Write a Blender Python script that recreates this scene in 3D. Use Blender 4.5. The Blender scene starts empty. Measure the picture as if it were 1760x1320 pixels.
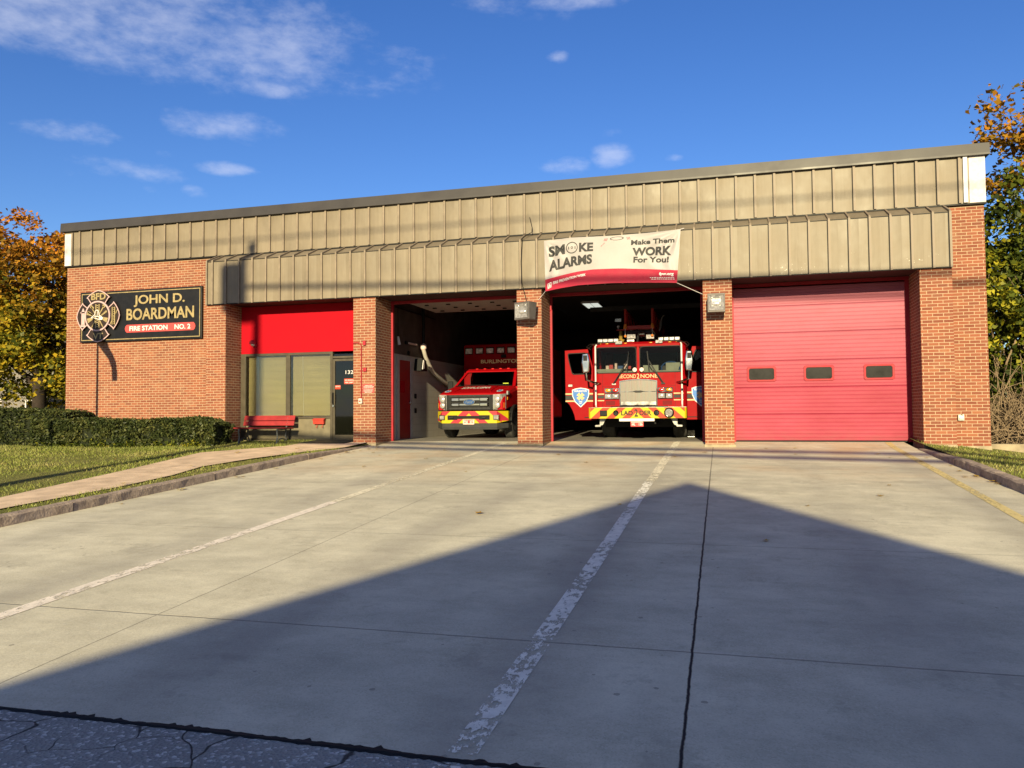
import bpy, bmesh, math, random
import numpy as np
from mathutils import Vector, Matrix
R = math.radians
SC = bpy.context.scene
COL = SC.collection

# ------------------------------------------------------------------ camera
YAW, PITCH, ROLL = R(15.134), R(2.191), R(-0.438)
fw = Vector((-math.sin(YAW)*math.cos(PITCH), math.cos(YAW)*math.cos(PITCH), math.sin(PITCH)))
rt = fw.cross(Vector((0, 0, 1))).normalized()
up = rt.cross(fw)
r2 = rt*math.cos(ROLL)+up*math.sin(ROLL)
u2 = -rt*math.sin(ROLL)+up*math.cos(ROLL)
cd = bpy.data.cameras.new('camera')
cd.sensor_width = 36
cd.lens = 36*1331.0/1760
cd.clip_end = 5000
cam = bpy.data.objects.new('camera', cd)
cam.matrix_world = Matrix(((r2.x, u2.x, -fw.x, 0), (r2.y, u2.y, -fw.y, -17.761), (r2.z, u2.z, -fw.z, 0.692), (0, 0, 0, 1)))
COL.objects.link(cam)
SC.camera = cam

def cam_dir(px, py):          # direction of a point of the sky, used to place the clouds of the world sky
    return (r2*((px-880)/1331)-u2*((py-660)/1331)+fw).normalized()

# ------------------------------------------------------------------ light
SUN_EL, SUN_AZ = R(15.3), R(5)
SC.view_settings.view_transform = 'Standard'
SC.view_settings.look = 'None'
SC.view_settings.exposure = 1.35
SC.view_settings.gamma = 1
SC.view_settings.use_curve_mapping = False
sl = bpy.data.lights.new('sun', 'SUN')
sl.energy = 4.6
sl.angle = R(0.5)
sl.color = (1.0, 0.85, 0.50)
so = bpy.data.objects.new('sun', sl)
sd = Vector((-math.sin(SUN_AZ)*math.cos(SUN_EL), math.cos(SUN_AZ)*math.cos(SUN_EL), -math.sin(SUN_EL)))
so.rotation_euler = sd.to_track_quat('-Z', 'Y').to_euler()
so.location = (5, -60, 40)
COL.objects.link(so)

world = bpy.data.worlds.new('World')
SC.world = world
world.use_nodes = True
WT = world.node_tree
WT.nodes.clear()
def wn(t, **kw):
    n = WT.nodes.new(t)
    for k, v in kw.items():
        setattr(n, k, v)
    return n
WL = WT.links.new
def wmath(op, a, b=None, c=None):
    n = wn('ShaderNodeMath', operation=op)
    for i, x in enumerate((a, b, c)):
        if x is None: continue
        if isinstance(x, (int, float)): n.inputs[i].default_value = x
        else: WL(x, n.inputs[i])
    return n.outputs[0]
sky = wn('ShaderNodeTexSky', sky_type='NISHITA', sun_disc=False, sun_elevation=SUN_EL, sun_rotation=R(175))
sky.altitude = 100
sky.air_density = 1.0
sky.dust_density = 0.2
sky.ozone_density = 3.5
hs = wn('ShaderNodeHueSaturation')
hs.inputs['Hue'].default_value = 0.517
hs.inputs['Saturation'].default_value = 1.2
hs.inputs['Value'].default_value = 0.77
WL(sky.outputs[0], hs.inputs['Color'])
tc = wn('ShaderNodeTexCoord')
nz = wn('ShaderNodeTexNoise')
nz.inputs['Scale'].default_value = 8
nz.inputs['Detail'].default_value = 7
nz.inputs['Roughness'].default_value = 0.62
mpn = wn('ShaderNodeMapping')
mpn.inputs['Scale'].default_value = (1, 1, 2.1)
WL(tc.outputs['Generated'], mpn.inputs[0])
WL(mpn.outputs[0], nz.inputs['Vector'])
CLOUDS = [  # px, py, half width, half height (degrees-like), density
    (230, 15, 330, 75, 1.0), (330, 75, 170, 55, .7), (60, 5, 160, 45, .8), (420, 30, 140, 45, .75), (520, 55, 90, 40, .55), (457, 152, 38, 12, .8),
    (385, 218, 72, 22, .95), (320, 202, 30, 16, .6), (145, 230, 52, 15, .85), (60, 221, 30, 9, .45), (218, 291, 66, 15, .95), (128, 295, 22, 10, .55),
    (391, 290, 40, 10, 1.0), (336, 329, 18, 9, .7), (275, 264, 25, 7, .4), (258, 325, 12, 6, .5), (975, 285, 40, 14, .8), (1052, 268, 32, 20, .95), (1050, 228, 26, 8, .5),
    (1160, 271, 14, 6, .7), (960, 98, 16, 9, .7), (850, 4, 70, 14, .75), (985, 2, 90, 12, .9), (930, 22, 90, 12, .3)]
tot = None
for (px, py, hw, hh, den) in CLOUDS:
    d0 = cam_dir(px, py)
    ax = Vector((0, 0, 1)).cross(d0).normalized()
    ay = d0.cross(ax).normalized()
    def dotn(v):
        n = wn('ShaderNodeVectorMath', operation='DOT_PRODUCT')
        WL(tc.outputs['Generated'], n.inputs[0])
        n.inputs[1].default_value = v
        return n.outputs['Value']
    a = wmath('MULTIPLY', dotn(ax), 1331/(hw*1.45))
    b = wmath('MULTIPLY', dotn(ay), 1331/(hh*1.45))
    r = wmath('ADD', wmath('MULTIPLY', a, a), wmath('MULTIPLY', b, b))
    m = wmath('MULTIPLY', wmath('MAXIMUM', wmath('SUBTRACT', 1.0, r), 0), den)
    front = wmath('GREATER_THAN', dotn(d0), 0)
    m = wmath('MULTIPLY', m, front)
    tot = m if tot is None else wmath('MAXIMUM', tot, m)
mr = wn('ShaderNodeMapRange', interpolation_type='SMOOTHSTEP')
nz2 = wn('ShaderNodeTexNoise')
nz2.inputs['Scale'].default_value = 34
nz2.inputs['Detail'].default_value = 6
nz2.inputs['Roughness'].default_value = 0.6
WL(mpn.outputs[0], nz2.inputs['Vector'])
WL(wmath('ADD', wmath('ADD', tot, wmath('MULTIPLY', wmath('SUBTRACT', nz.outputs['Fac'], 0.52), 2.0)), wmath('MULTIPLY', wmath('SUBTRACT', nz2.outputs['Fac'], 0.5), 1.15)), mr.inputs['Value'])
mr.inputs['From Min'].default_value = 0.22
mr.inputs['From Max'].default_value = 1.5
mask = wmath('MULTIPLY', wmath('MULTIPLY', mr.outputs[0], wmath('MINIMUM', wmath('MULTIPLY', tot, 4), 1.0)), 0.40)
# unseen broken cloud added behind the camera to whiten the ambient light
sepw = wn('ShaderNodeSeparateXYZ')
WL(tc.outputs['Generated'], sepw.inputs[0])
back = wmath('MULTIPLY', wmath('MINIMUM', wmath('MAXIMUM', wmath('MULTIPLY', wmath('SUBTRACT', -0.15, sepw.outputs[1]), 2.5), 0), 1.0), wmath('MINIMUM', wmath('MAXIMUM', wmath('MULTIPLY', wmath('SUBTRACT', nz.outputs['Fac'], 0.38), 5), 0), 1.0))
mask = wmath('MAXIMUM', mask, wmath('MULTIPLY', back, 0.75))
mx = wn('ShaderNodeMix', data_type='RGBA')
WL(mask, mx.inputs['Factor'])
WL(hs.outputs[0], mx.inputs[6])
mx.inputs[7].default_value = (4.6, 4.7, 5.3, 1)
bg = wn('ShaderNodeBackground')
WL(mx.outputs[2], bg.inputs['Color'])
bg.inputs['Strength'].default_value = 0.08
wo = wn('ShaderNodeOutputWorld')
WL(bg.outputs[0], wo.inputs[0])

# ------------------------------------------------------------------ materials
def lin(r, g, b):
    f = lambda c: c/255/12.92 if c/255 <= 0.04045 else ((c/255+0.055)/1.055)**2.4
    return (f(r), f(g), f(b))
class NT:
    def __init__(s, name):
        s.mat = bpy.data.materials.new(name)
        s.mat.use_nodes = True
        s.t = s.mat.node_tree
        s.b = s.t.nodes['Principled BSDF']
        s.out = s.t.nodes['Material Output']
    def n(s, typ, **kw):
        n = s.t.nodes.new(typ)
        for k, v in kw.items():
            setattr(n, k, v)
        return n
    def l(s, a, b): s.t.links.new(a, b)
    def sv(s, sock, v):
        if isinstance(v, bpy.types.NodeSocket): s.l(v, sock)
        elif isinstance(v, tuple) and len(v) == 3 and sock.type == 'RGBA': sock.default_value = (*v, 1)
        else: sock.default_value = v
    def math(s, op, a, b=0.0, c=0.0, clamp=False):
        n = s.n('ShaderNodeMath', operation=op, use_clamp=clamp)
        for i, x in enumerate((a, b, c)): s.sv(n.inputs[i], x)
        return n.outputs[0]
    def mix(s, f, a, b, mode='MIX'):
        n = s.n('ShaderNodeMix', data_type='RGBA', blend_type=mode)
        s.sv(n.inputs['Factor'], f); s.sv(n.inputs[6], a); s.sv(n.inputs[7], b)
        return n.outputs[2]
    def noise(s, scale, detail=4, rough=.55, vec=None, sc=None):
        n = s.n('ShaderNodeTexNoise')
        n.inputs['Scale'].default_value = scale; n.inputs['Detail'].default_value = detail; n.inputs['Roughness'].default_value = rough
        v = vec if vec is not None else s.pos()
        if sc:
            m = s.n('ShaderNodeMapping'); m.inputs['Scale'].default_value = sc; s.l(v, m.inputs[0]); v = m.outputs[0]
        s.l(v, n.inputs['Vector'])
        return n.outputs['Fac']
    def pos(s):
        if not hasattr(s, '_p'):
            s._p = s.n('ShaderNodeNewGeometry').outputs['Position']
        return s._p
    def obj(s):
        return s.n('ShaderNodeTexCoord').outputs['Object']
    def uv(s): return s.n('ShaderNodeUVMap').outputs[0]
    def ramp(s, f, pts):
        n = s.n('ShaderNodeValToRGB')
        while len(n.color_ramp.elements) < len(pts): n.color_ramp.elements.new(.5)
        for e, (p, c) in zip(n.color_ramp.elements, pts):
            e.position = p; e.color = (*c, 1) if len(c) == 3 else c
        s.l(f, n.inputs[0])
        return n.outputs[0]
    def rng(s, v, a, b, c=0.0, d=1.0, smooth=False):
        n = s.n('ShaderNodeMapRange', interpolation_type='SMOOTHSTEP' if smooth else 'LINEAR')
        s.l(v, n.inputs['Value'])
        for k, x in zip(('From Min', 'From Max', 'To Min', 'To Max'), (a, b, c, d)): n.inputs[k].default_value = x
        return n.outputs[0]
    def bump(s, h, st, dist=.01):
        n = s.n('ShaderNodeBump'); n.inputs['Strength'].default_value = st; n.inputs['Distance'].default_value = dist
        s.l(h, n.inputs['Height']); s.l(n.outputs[0], s.b.inputs['Normal'])
    def fin(s, col=None, rough=None, metal=None, spec=None):
        if col is not None: s.sv(s.b.inputs['Base Color'], col)
        if rough is not None: s.sv(s.b.inputs['Roughness'], rough)
        if metal is not None: s.sv(s.b.inputs['Metallic'], metal)
        if spec is not None: s.sv(s.b.inputs['Specular IOR Level'], spec)
        return s.mat
def plain(name, col, rough=.5, metal=0, var=.12, scale=6, bump=0, spec=.2, coat=0):
    m = NT(name)
    f = m.noise(scale, 5, vec=m.obj())
    c2 = tuple(x*(1-var*1.6) for x in col); c1 = tuple(min(1, x*(1+var)) for x in col)
    c = m.mix(m.rng(f, .3, .7), c2, c1)
    if bump: m.bump(m.noise(scale*12, 4, vec=m.obj()), bump)
    if coat:
        m.b.inputs['Coat Weight'].default_value = coat
        m.b.inputs['Coat Roughness'].default_value = .06
    return m.fin(c, m.rng(f, .2, .8, max(.02, rough-.08), min(1, rough+.1)), metal, spec)
def brick_mat(name, tone=1.0):
    m = NT(name); uv = m.uv()
    def bt(off, c1, c2, bias, mortar):
        mp = m.n('ShaderNodeMapping'); mp.inputs['Location'].default_value = (off[0], off[1], 0); m.l(uv, mp.inputs[0])
        wob = m.n('ShaderNodeTexNoise'); wob.inputs['Scale'].default_value = 11; m.l(uv, wob.inputs['Vector'])
        va = m.n('ShaderNodeVectorMath', operation='MULTIPLY_ADD'); m.l(wob.outputs['Color'], va.inputs[0]); va.inputs[1].default_value = (.006, .004, 0); m.l(mp.outputs[0], va.inputs[2])
        b = m.n('ShaderNodeTexBrick'); b.inputs['Scale'].default_value = 1
        b.inputs['Brick Width'].default_value = .2032; b.inputs['Row Height'].default_value = .0677
        b.inputs['Mortar Size'].default_value = .0064; b.inputs['Mortar Smooth'].default_value = .15; b.inputs['Bias'].default_value = bias
        b.inputs['Color1'].default_value = (*c1, 1); b.inputs['Color2'].default_value = (*c2, 1); b.inputs['Mortar'].default_value = (*mortar, 1)
        m.l(va.outputs[0], b.inputs['Vector'])
        return b
    mort = (.32*tone, .235*tone, .16*tone)
    b1 = bt((0, 0), (.205, .066, .036), (.120, .034, .021), -.1, mort)
    b2 = bt((.2032*14, .0677*40), (0, 0, 0), (1, 1, 1), -.62, (0, 0, 0))
    dk = m.rng(b2.outputs['Color'], .34, .5)
    c = m.mix(m.math('MULTIPLY', dk, .75), b1.outputs['Color'], (.062, .040, .034))
    g = m.noise(38, 4, .7, vec=uv)
    c = m.mix(m.math('MULTIPLY', m.rng(g, .35, .75), .35), c, (.20, .072, .045))
    big = m.noise(.7, 3, vec=uv)
    c = m.mix(m.rng(big, .35, .7, 0, .25), c, (.10, .045, .03), 'MIX')
    b3 = bt((.2032*7, .0677*22), (0, 0, 0), (1, 1, 1), -.3, (0, 0, 0))
    c = m.mix(m.math('MULTIPLY', m.rng(b3.outputs['Color'], .5, .8), .5), c, (.27, .115, .055))
    stain = m.noise(1.5, 5, .7, vec=uv)
    c = m.mix(m.math('MULTIPLY', m.rng(stain, .55, .72), .3), c, (.28, .19, .13))
    c = m.mix(m.math('MULTIPLY', b1.outputs['Fac'], .92), c, mort)
    h = m.math('ADD', m.math('MULTIPLY', m.math('SUBTRACT', 1.0, b1.outputs['Fac']), 1.0), m.math('MULTIPLY', m.noise(90, 3, vec=uv), .35))
    m.bump(h, .55, .008)
    return m.fin(c, .85, 0, .2)
def glass_mat(name, tint=(.8, .85, .85), refl=1.0, rough=.02):
    m = NT(name); m.t.nodes.remove(m.b)
    tr = m.n('ShaderNodeBsdfTransparent'); tr.inputs[0].default_value = (*tint, 1)
    gl = m.n('ShaderNodeBsdfGlossy'); gl.inputs[0].default_value = (refl, refl, refl, 1); gl.inputs['Roughness'].default_value = rough
    fr = m.n('ShaderNodeFresnel'); fr.inputs[0].default_value = 1.5
    mx = m.n('ShaderNodeMixShader'); m.l(fr.outputs[0], mx.inputs[0]); m.l(tr.outputs[0], mx.inputs[1]); m.l(gl.outputs[0], mx.inputs[2])
    m.l(mx.outputs[0], m.out.inputs[0])
    return m.mat
def leaf_mat(name, pts, patch=None, patch_col=None, trans=.35, scale=.9):
    m = NT(name); m.t.nodes.remove(m.b)
    g = m.n('ShaderNodeNewGeometry')
    f = m.math('ADD', m.math('MULTIPLY', g.outputs['Random Per Island'], .5), m.math('MULTIPLY', m.rng(m.noise(scale, 3, .6), .33, .67), .5))
    c = m.ramp(f, pts)
    if patch:                       # a kind of leaf that grows in one height range of the plant (upper crown turned orange)
        sep = m.n('ShaderNodeSeparateXYZ'); m.l(m.pos(), sep.inputs[0])
        z = m.math('ADD', sep.outputs[2], m.math('MULTIPLY', m.math('SUBTRACT', m.noise(.5, 3), .5), 6))
        z = m.math('ADD', z, m.math('MULTIPLY', m.math('SUBTRACT', g.outputs['Random Per Island'], .5), 2.5))
        c = m.mix(m.rng(z, patch[0], patch[1]), c, m.ramp(m.math('FRACT', m.math('MULTIPLY', g.outputs['Random Per Island'], 7.31)), patch_col))
    df = m.n('ShaderNodeBsdfDiffuse'); m.l(c, df.inputs[0])
    tl = m.n('ShaderNodeBsdfTranslucent'); m.l(c, tl.inputs[0])
    mx = m.n('ShaderNodeMixShader'); mx.inputs[0].default_value = trans
    m.l(df.outputs[0], mx.inputs[1]); m.l(tl.outputs[0], mx.inputs[2])
    gl = m.n('ShaderNodeBsdfGlossy'); gl.inputs['Roughness'].default_value = .45
    m2 = m.n('ShaderNodeMixShader'); m2.inputs[0].default_value = .012
    m.l(mx.outputs[0], m2.inputs[1]); m.l(gl.outputs[0], m2.inputs[2])
    m.l(m2.outputs[0], m.out.inputs[0])
    return m.mat
MT = {}
MT['brick'] = brick_mat('brick')
def fascia_mat(name, col):
    m = NT(name); p = m.pos()
    v = m.noise(1.3, 3); streak = m.noise(3, 4, .6, sc=(6, 6, .35))
    c = m.mix(m.rng(v, .3, .7), tuple(x*.86 for x in col), tuple(x*1.1 for x in col))
    c = m.mix(m.math('MULTIPLY', m.rng(streak, .45, .75), .3), c, (col[0]*.62, col[1]*.6, col[2]*.55))
    chip = m.noise(26, 2, .5); reg = m.noise(1.9, 2)
    sep = m.n('ShaderNodeSeparateXYZ'); m.l(p, sep.inputs[0])
    low = m.rng(sep.outputs[2], 4.15, 3.75); right = m.rng(sep.outputs[0], -4, 4)
    k = m.math('MULTIPLY', m.rng(chip, .69, .72), m.math('MULTIPLY', m.rng(reg, .5, .6), m.math('MULTIPLY', low, right)))
    c = m.mix(k, c, (.7, .68, .62))
    fx = m.math('FRACT', m.math('DIVIDE', m.math('ADD', sep.outputs[0], 4.157+.414*40), .414))
    par = m.math('MULTIPLY', m.math('MULTIPLY', fx, m.math('SUBTRACT', 1.0, fx)), 4.0)
    m.bump(m.math('ADD', m.math('MULTIPLY', par, .55), m.noise(2.2, 2, sc=(1.2, 1, 1))), .55, .03)
    return m.fin(c, m.rng(v, .3, .7, .44, .6), 0, .25)
MT['fascia'] = fascia_mat('bronze_tan_metal', (.146, .119, .088))
MT['seam'] = plain('tan_metal_seam', (.165, .13, .10), .5)
MT['cap'] = plain('grey_roof_trim', (.033, .030, .032), .4, var=.06, scale=2)
MT['white_metal'] = plain('bare_white_metal', (.44, .40, .42), .5, var=.15, scale=9)
MT['red_door'] = None
def red_door_mat():
    m = NT('faded_red_door'); p = m.pos()
    v = m.noise(1.1, 4, sc=(.6, 1, 1.6)); f = m.noise(60, 3)
    c = m.mix(m.rng(v, .3, .7), (.20, .014, .034), (.25, .028, .056))
    sep = m.n('ShaderNodeSeparateXYZ'); m.l(p, sep.inputs[0])
    c = m.mix(m.math('MULTIPLY', m.rng(sep.outputs[2], 1.2, 3.2), .62), c, (.285, .095, .135))
    drip = m.noise(2, 3, sc=(1, 1, 5)); c = m.mix(m.math('MULTIPLY', m.rng(drip, .5, .75), .22), c, (.2, .02, .025))
    m.bump(m.math('ADD', m.math('MULTIPLY', f, .15), m.noise(1.7, 3)), .35, .02)
    grime = m.math('MULTIPLY', m.rng(sep.outputs[2], .35, .02), m.rng(m.noise(7, 4, sc=(.5, 1, 2)), .35, .65))
    c = m.mix(m.math('MULTIPLY', grime, .35), c, (.12, .05, .04))
    return m.fin(c, .5, 0, .16)
MT['red_door'] = red_door_mat()
MT['red_paint'] = plain('red_painted_panel', (.27, .003, .009), .7, var=.05, scale=2, spec=.06)
MT['red_frame'] = plain('red_frame_paint', (.24, .012, .022), .55, spec=.2)
MT['truck_red'] = plain('fire_engine_red', (.19, .0015, .004), .5, var=0, spec=.06)
MT['amb_red'] = plain('ambulance_red', (.23, .0015, .004), .45, var=0, spec=.08)
MT['chrome'] = plain('chrome', (.44, .43, .42), .10, 1, var=.1)
MT['steel'] = plain('dull_steel', (.22, .215, .21), .28, 1, var=.15)
MT['alu'] = plain('aluminium_paint', (.33, .33, .31), .4, .3)
MT['black'] = plain('black_plastic', (.008, .008, .009), .5, spec=.1)
MT['black2'] = plain('satin_black', (.010, .010, .011), .5, spec=.1)
MT['rubber'] = plain('tyre_rubber', (.042, .041, .040), .85, bump=.15)
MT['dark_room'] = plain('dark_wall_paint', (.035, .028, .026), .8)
MT['white_wall'] = None
def block_mat():
    m = NT('painted_block_wall'); uv = m.uv()
    b = m.n('ShaderNodeTexBrick'); b.inputs['Scale'].default_value = 1
    b.inputs['Brick Width'].default_value = .4064; b.inputs['Row Height'].default_value = .2032; b.inputs['Mortar Size'].default_value = .006; b.inputs['Mortar Smooth'].default_value = .4
    for k in ('Color1', 'Color2'): b.inputs[k].default_value = (.36, .34, .31, 1)
    b.inputs['Mortar'].default_value = (.27, .25, .23, 1)
    m.l(uv, b.inputs['Vector'])
    sep = m.n('ShaderNodeSeparateXYZ'); m.l(m.pos(), sep.inputs[0])
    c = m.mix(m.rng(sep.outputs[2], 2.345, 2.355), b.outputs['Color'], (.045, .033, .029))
    c = m.mix(m.math('MULTIPLY', m.rng(m.noise(2, 4), .4, .8), .3), c, (.2, .17, .15))
    m.bump(m.math('SUBTRACT', 1.0, b.outputs['Fac']), .4, .006)
    return m.fin(c, .7, 0, .3)
MT['block'] = block_mat()
MT['slab_ceiling'] = plain('overhead_door_panel', (.30, .26, .24), .6)
MT['foundation'] = plain('concrete_foundation', (.25, .205, .14), .9, var=.2, scale=5, bump=.3)
MT['glass'] = glass_mat('window_glass', (.82, .84, .80))
MT['glass_dark'] = glass_mat('tinted_door_glass', (.25, .26, .26))
MT['glass_clear'] = glass_mat('vehicle_glass', (.6, .62, .6), .2)
MT['pane_dim'] = plain('dusty_dark_pane', (  .010, .010, .011), .3, var=.3, scale=5, spec=.05)
MT['alum_frame'] = plain('bronze_window_frame', (.06, .05, .036), .4, .2)
MT['tan_panel'] = plain('tan_lower_panel', (.12, .102, .068), .5)
def blind_mat():
    m = NT('tan_blinds')
    sep = m.n('ShaderNodeSeparateXYZ'); m.l(m.pos(), sep.inputs[0])
    w = m.math('FRACT', m.math('MULTIPLY', sep.outputs[2], 1/.026))
    c = m.mix(m.rng(w, .75, 1.0), (.25, .195, .10), (.15, .118, .06))
    n = m.noise(1.2, 3); c = m.mix(m.rng(n, .35, .7, 0, .5), c, (.175, .135, .07))
    return m.fin(c, .6)
MT['blind'] = blind_mat()
MT['sign_black'] = plain('sign_black', (.006, .006, .008), .4, var=.1, spec=.2)
MT['sign_brown'] = plain('sign_dark_bronze', (.022, .014, .012), .4, var=.1)
MT['gold'] = plain('gold_leaf', (.26, .20, .10), .42, .15, var=.18, scale=14)
MT['gold_text'] = plain('gold_vinyl', (.42, .29, .15), .4, .0, var=.06)
MT['pinkish'] = plain('pale_rose_trim', (.36, .25, .26), .45, var=.05)
MT['sign_red'] = plain('sign_red', (.36, .05, .05), .45, var=.05)
MT['white'] = plain('white_paint', (.50, .47, .48), .5, var=.04)
MT['white_vinyl'] = None
MT['charcoal'] = plain('charcoal_print', (.012, .012, .014), .55)
MT['banner_red'] = plain('banner_red', (.25, .009, .03), .6, spec=.15, var=.04)
MT['banner_white'] = plain('banner_vinyl', (.235, .215, .225), .42, var=.10, scale=1.6)
MT['lamp_grey'] = plain('grey_lamp_housing', (.085, .075, .075), .5, .2)
MT['lens'] = plain('lamp_lens', (.21, .20, .205), .2, .15, var=.25, scale=18)
MT['pale_lens'] = plain('sky_toned_lamp_lens', (.62, .60, .58), .25, .0, var=.3, scale=16, spec=.5)  # pale diffuse colour stands in for sky reflected in the shaded lamps
MT['sunlit_gold'] = plain('sunlit_gold_leaf', (.72, .56, .30), .35, var=.05)  # gold brightened to paint sunlight onto lettering that stands in shade
MT['bulb'] = plain('reflector_bright', (.5, .48, .48), .15, .6, var=.2, scale=30)
MT['bench_red'] = plain('bench_red', (.20, .014, .016), .5, var=.12)
MT['iron'] = plain('grey_cast_iron', (.10, .105, .11), .5, .4)
MT['mail_red'] = plain('mailbox_red', (.33, .035, .025), .45)
MT['placard'] = plain('red_placard', (.26, .05, .045), .5, var=.15)
MT['yellow'] = plain('reflective_yellow', (.34, .27, .004), .55, var=.04)
MT['orange_red'] = plain('reflective_red', (.29, .028, .010), .55, var=.05)
MT['pink_red'] = plain('reflective_pink_red', (.29, .018, .03), .55, var=.05)
MT['amber'] = plain('amber_lens', (.42, .20, .01), .15, spec=.8)
MT['red_lens'] = plain('red_lens', (.40, .012, .012), .12, spec=.8)
MT['blue'] = plain('badge_blue', (.035, .12, .36), .4, var=.05)
MT['logo_blue'] = plain('oval_blue', (.02, .055, .16), .25, var=.05)
MT['orange'] = plain('orange_ball', (.45, .14, .025), .6)
MT['trim_grey'] = plain('grey_valance', (.032, .032, .034), .6, spec=.1)
MT['dash'] = plain('pale_dash', (.24, .25, .21), .7)
MT['seat_grey'] = plain('cab_seat', (.05, .05, .055), .8)
MT['ladder_red'] = plain('aerial_red', (.22, .012, .01), .4)
MT['plate'] = plain('plate_red', (.36, .035, .035), .45)
MT['plate_white'] = plain('plate_white', (.52, .40, .38), .5, var=.2, scale=40)
MT['wood'] = plain('weathered_wood_pole', (.11, .085, .065), .9, var=.2)
MT['bark'] = plain('bark', (.026, .019, .016), .95, var=.3, scale=5, bump=.6)
MT['twig'] = plain('dry_twig', (.16, .115, .075), .9, var=.3, scale=3)
MT['siding'] = None
def siding_mat(name, col):
    m = NT(name); sep = m.n('ShaderNodeSeparateXYZ'); m.l(m.pos(), sep.inputs[0])
    w = m.math('FRACT', m.math('MULTIPLY', sep.outputs[2], 1/.16))
    m.bump(w, .8, .02)
    return m.fin(m.mix(m.rng(m.noise(2, 3), .3, .7), tuple(x*.9 for x in col), col), .7)
MT['siding'] = siding_mat('white_siding', (.15, .135, .13))  # white siding darkened, tree shade over the neighbour house put into its colour
MT['siding_dark'] = siding_mat('olive_siding', (.10, .09, .065))
MT['shingle'] = plain('roof_shingle', (.075, .07, .066), .95, var=.25, scale=7)
MT['grate'] = None
def grille_mat():
    m = NT('polished_mesh_grille'); sep = m.n('ShaderNodeSeparateXYZ'); m.l(m.obj(), sep.inputs[0])
    w = m.math('FRACT', m.math('MULTIPLY', sep.outputs[0], 1/.022))
    n = m.noise(9, 3, sc=(9, 1, .1), vec=m.obj())
    c = m.ramp(n, [(.3, (.085, .05, .05)), (.45, (.15, .12, .10)), (.55, (.10, .12, .11)), (.65, (.165, .105, .115)), (.8, (.11, .10, .14))])
    c = m.mix(m.rng(w, .55, .75), c, (.05, .042, .045))
    return m.fin(c, .4, .2, .3)
MT['grate'] = grille_mat()
def emit(name, col, st):
    m = NT(name); m.b.inputs['Emission Color'].default_value = (*col, 1); m.b.inputs['Emission Strength'].default_value = st
    return m.fin(col, .5)
MT['lit_tube'] = emit('lit_diffuser', (.9, .95, .85), .28)

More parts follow.
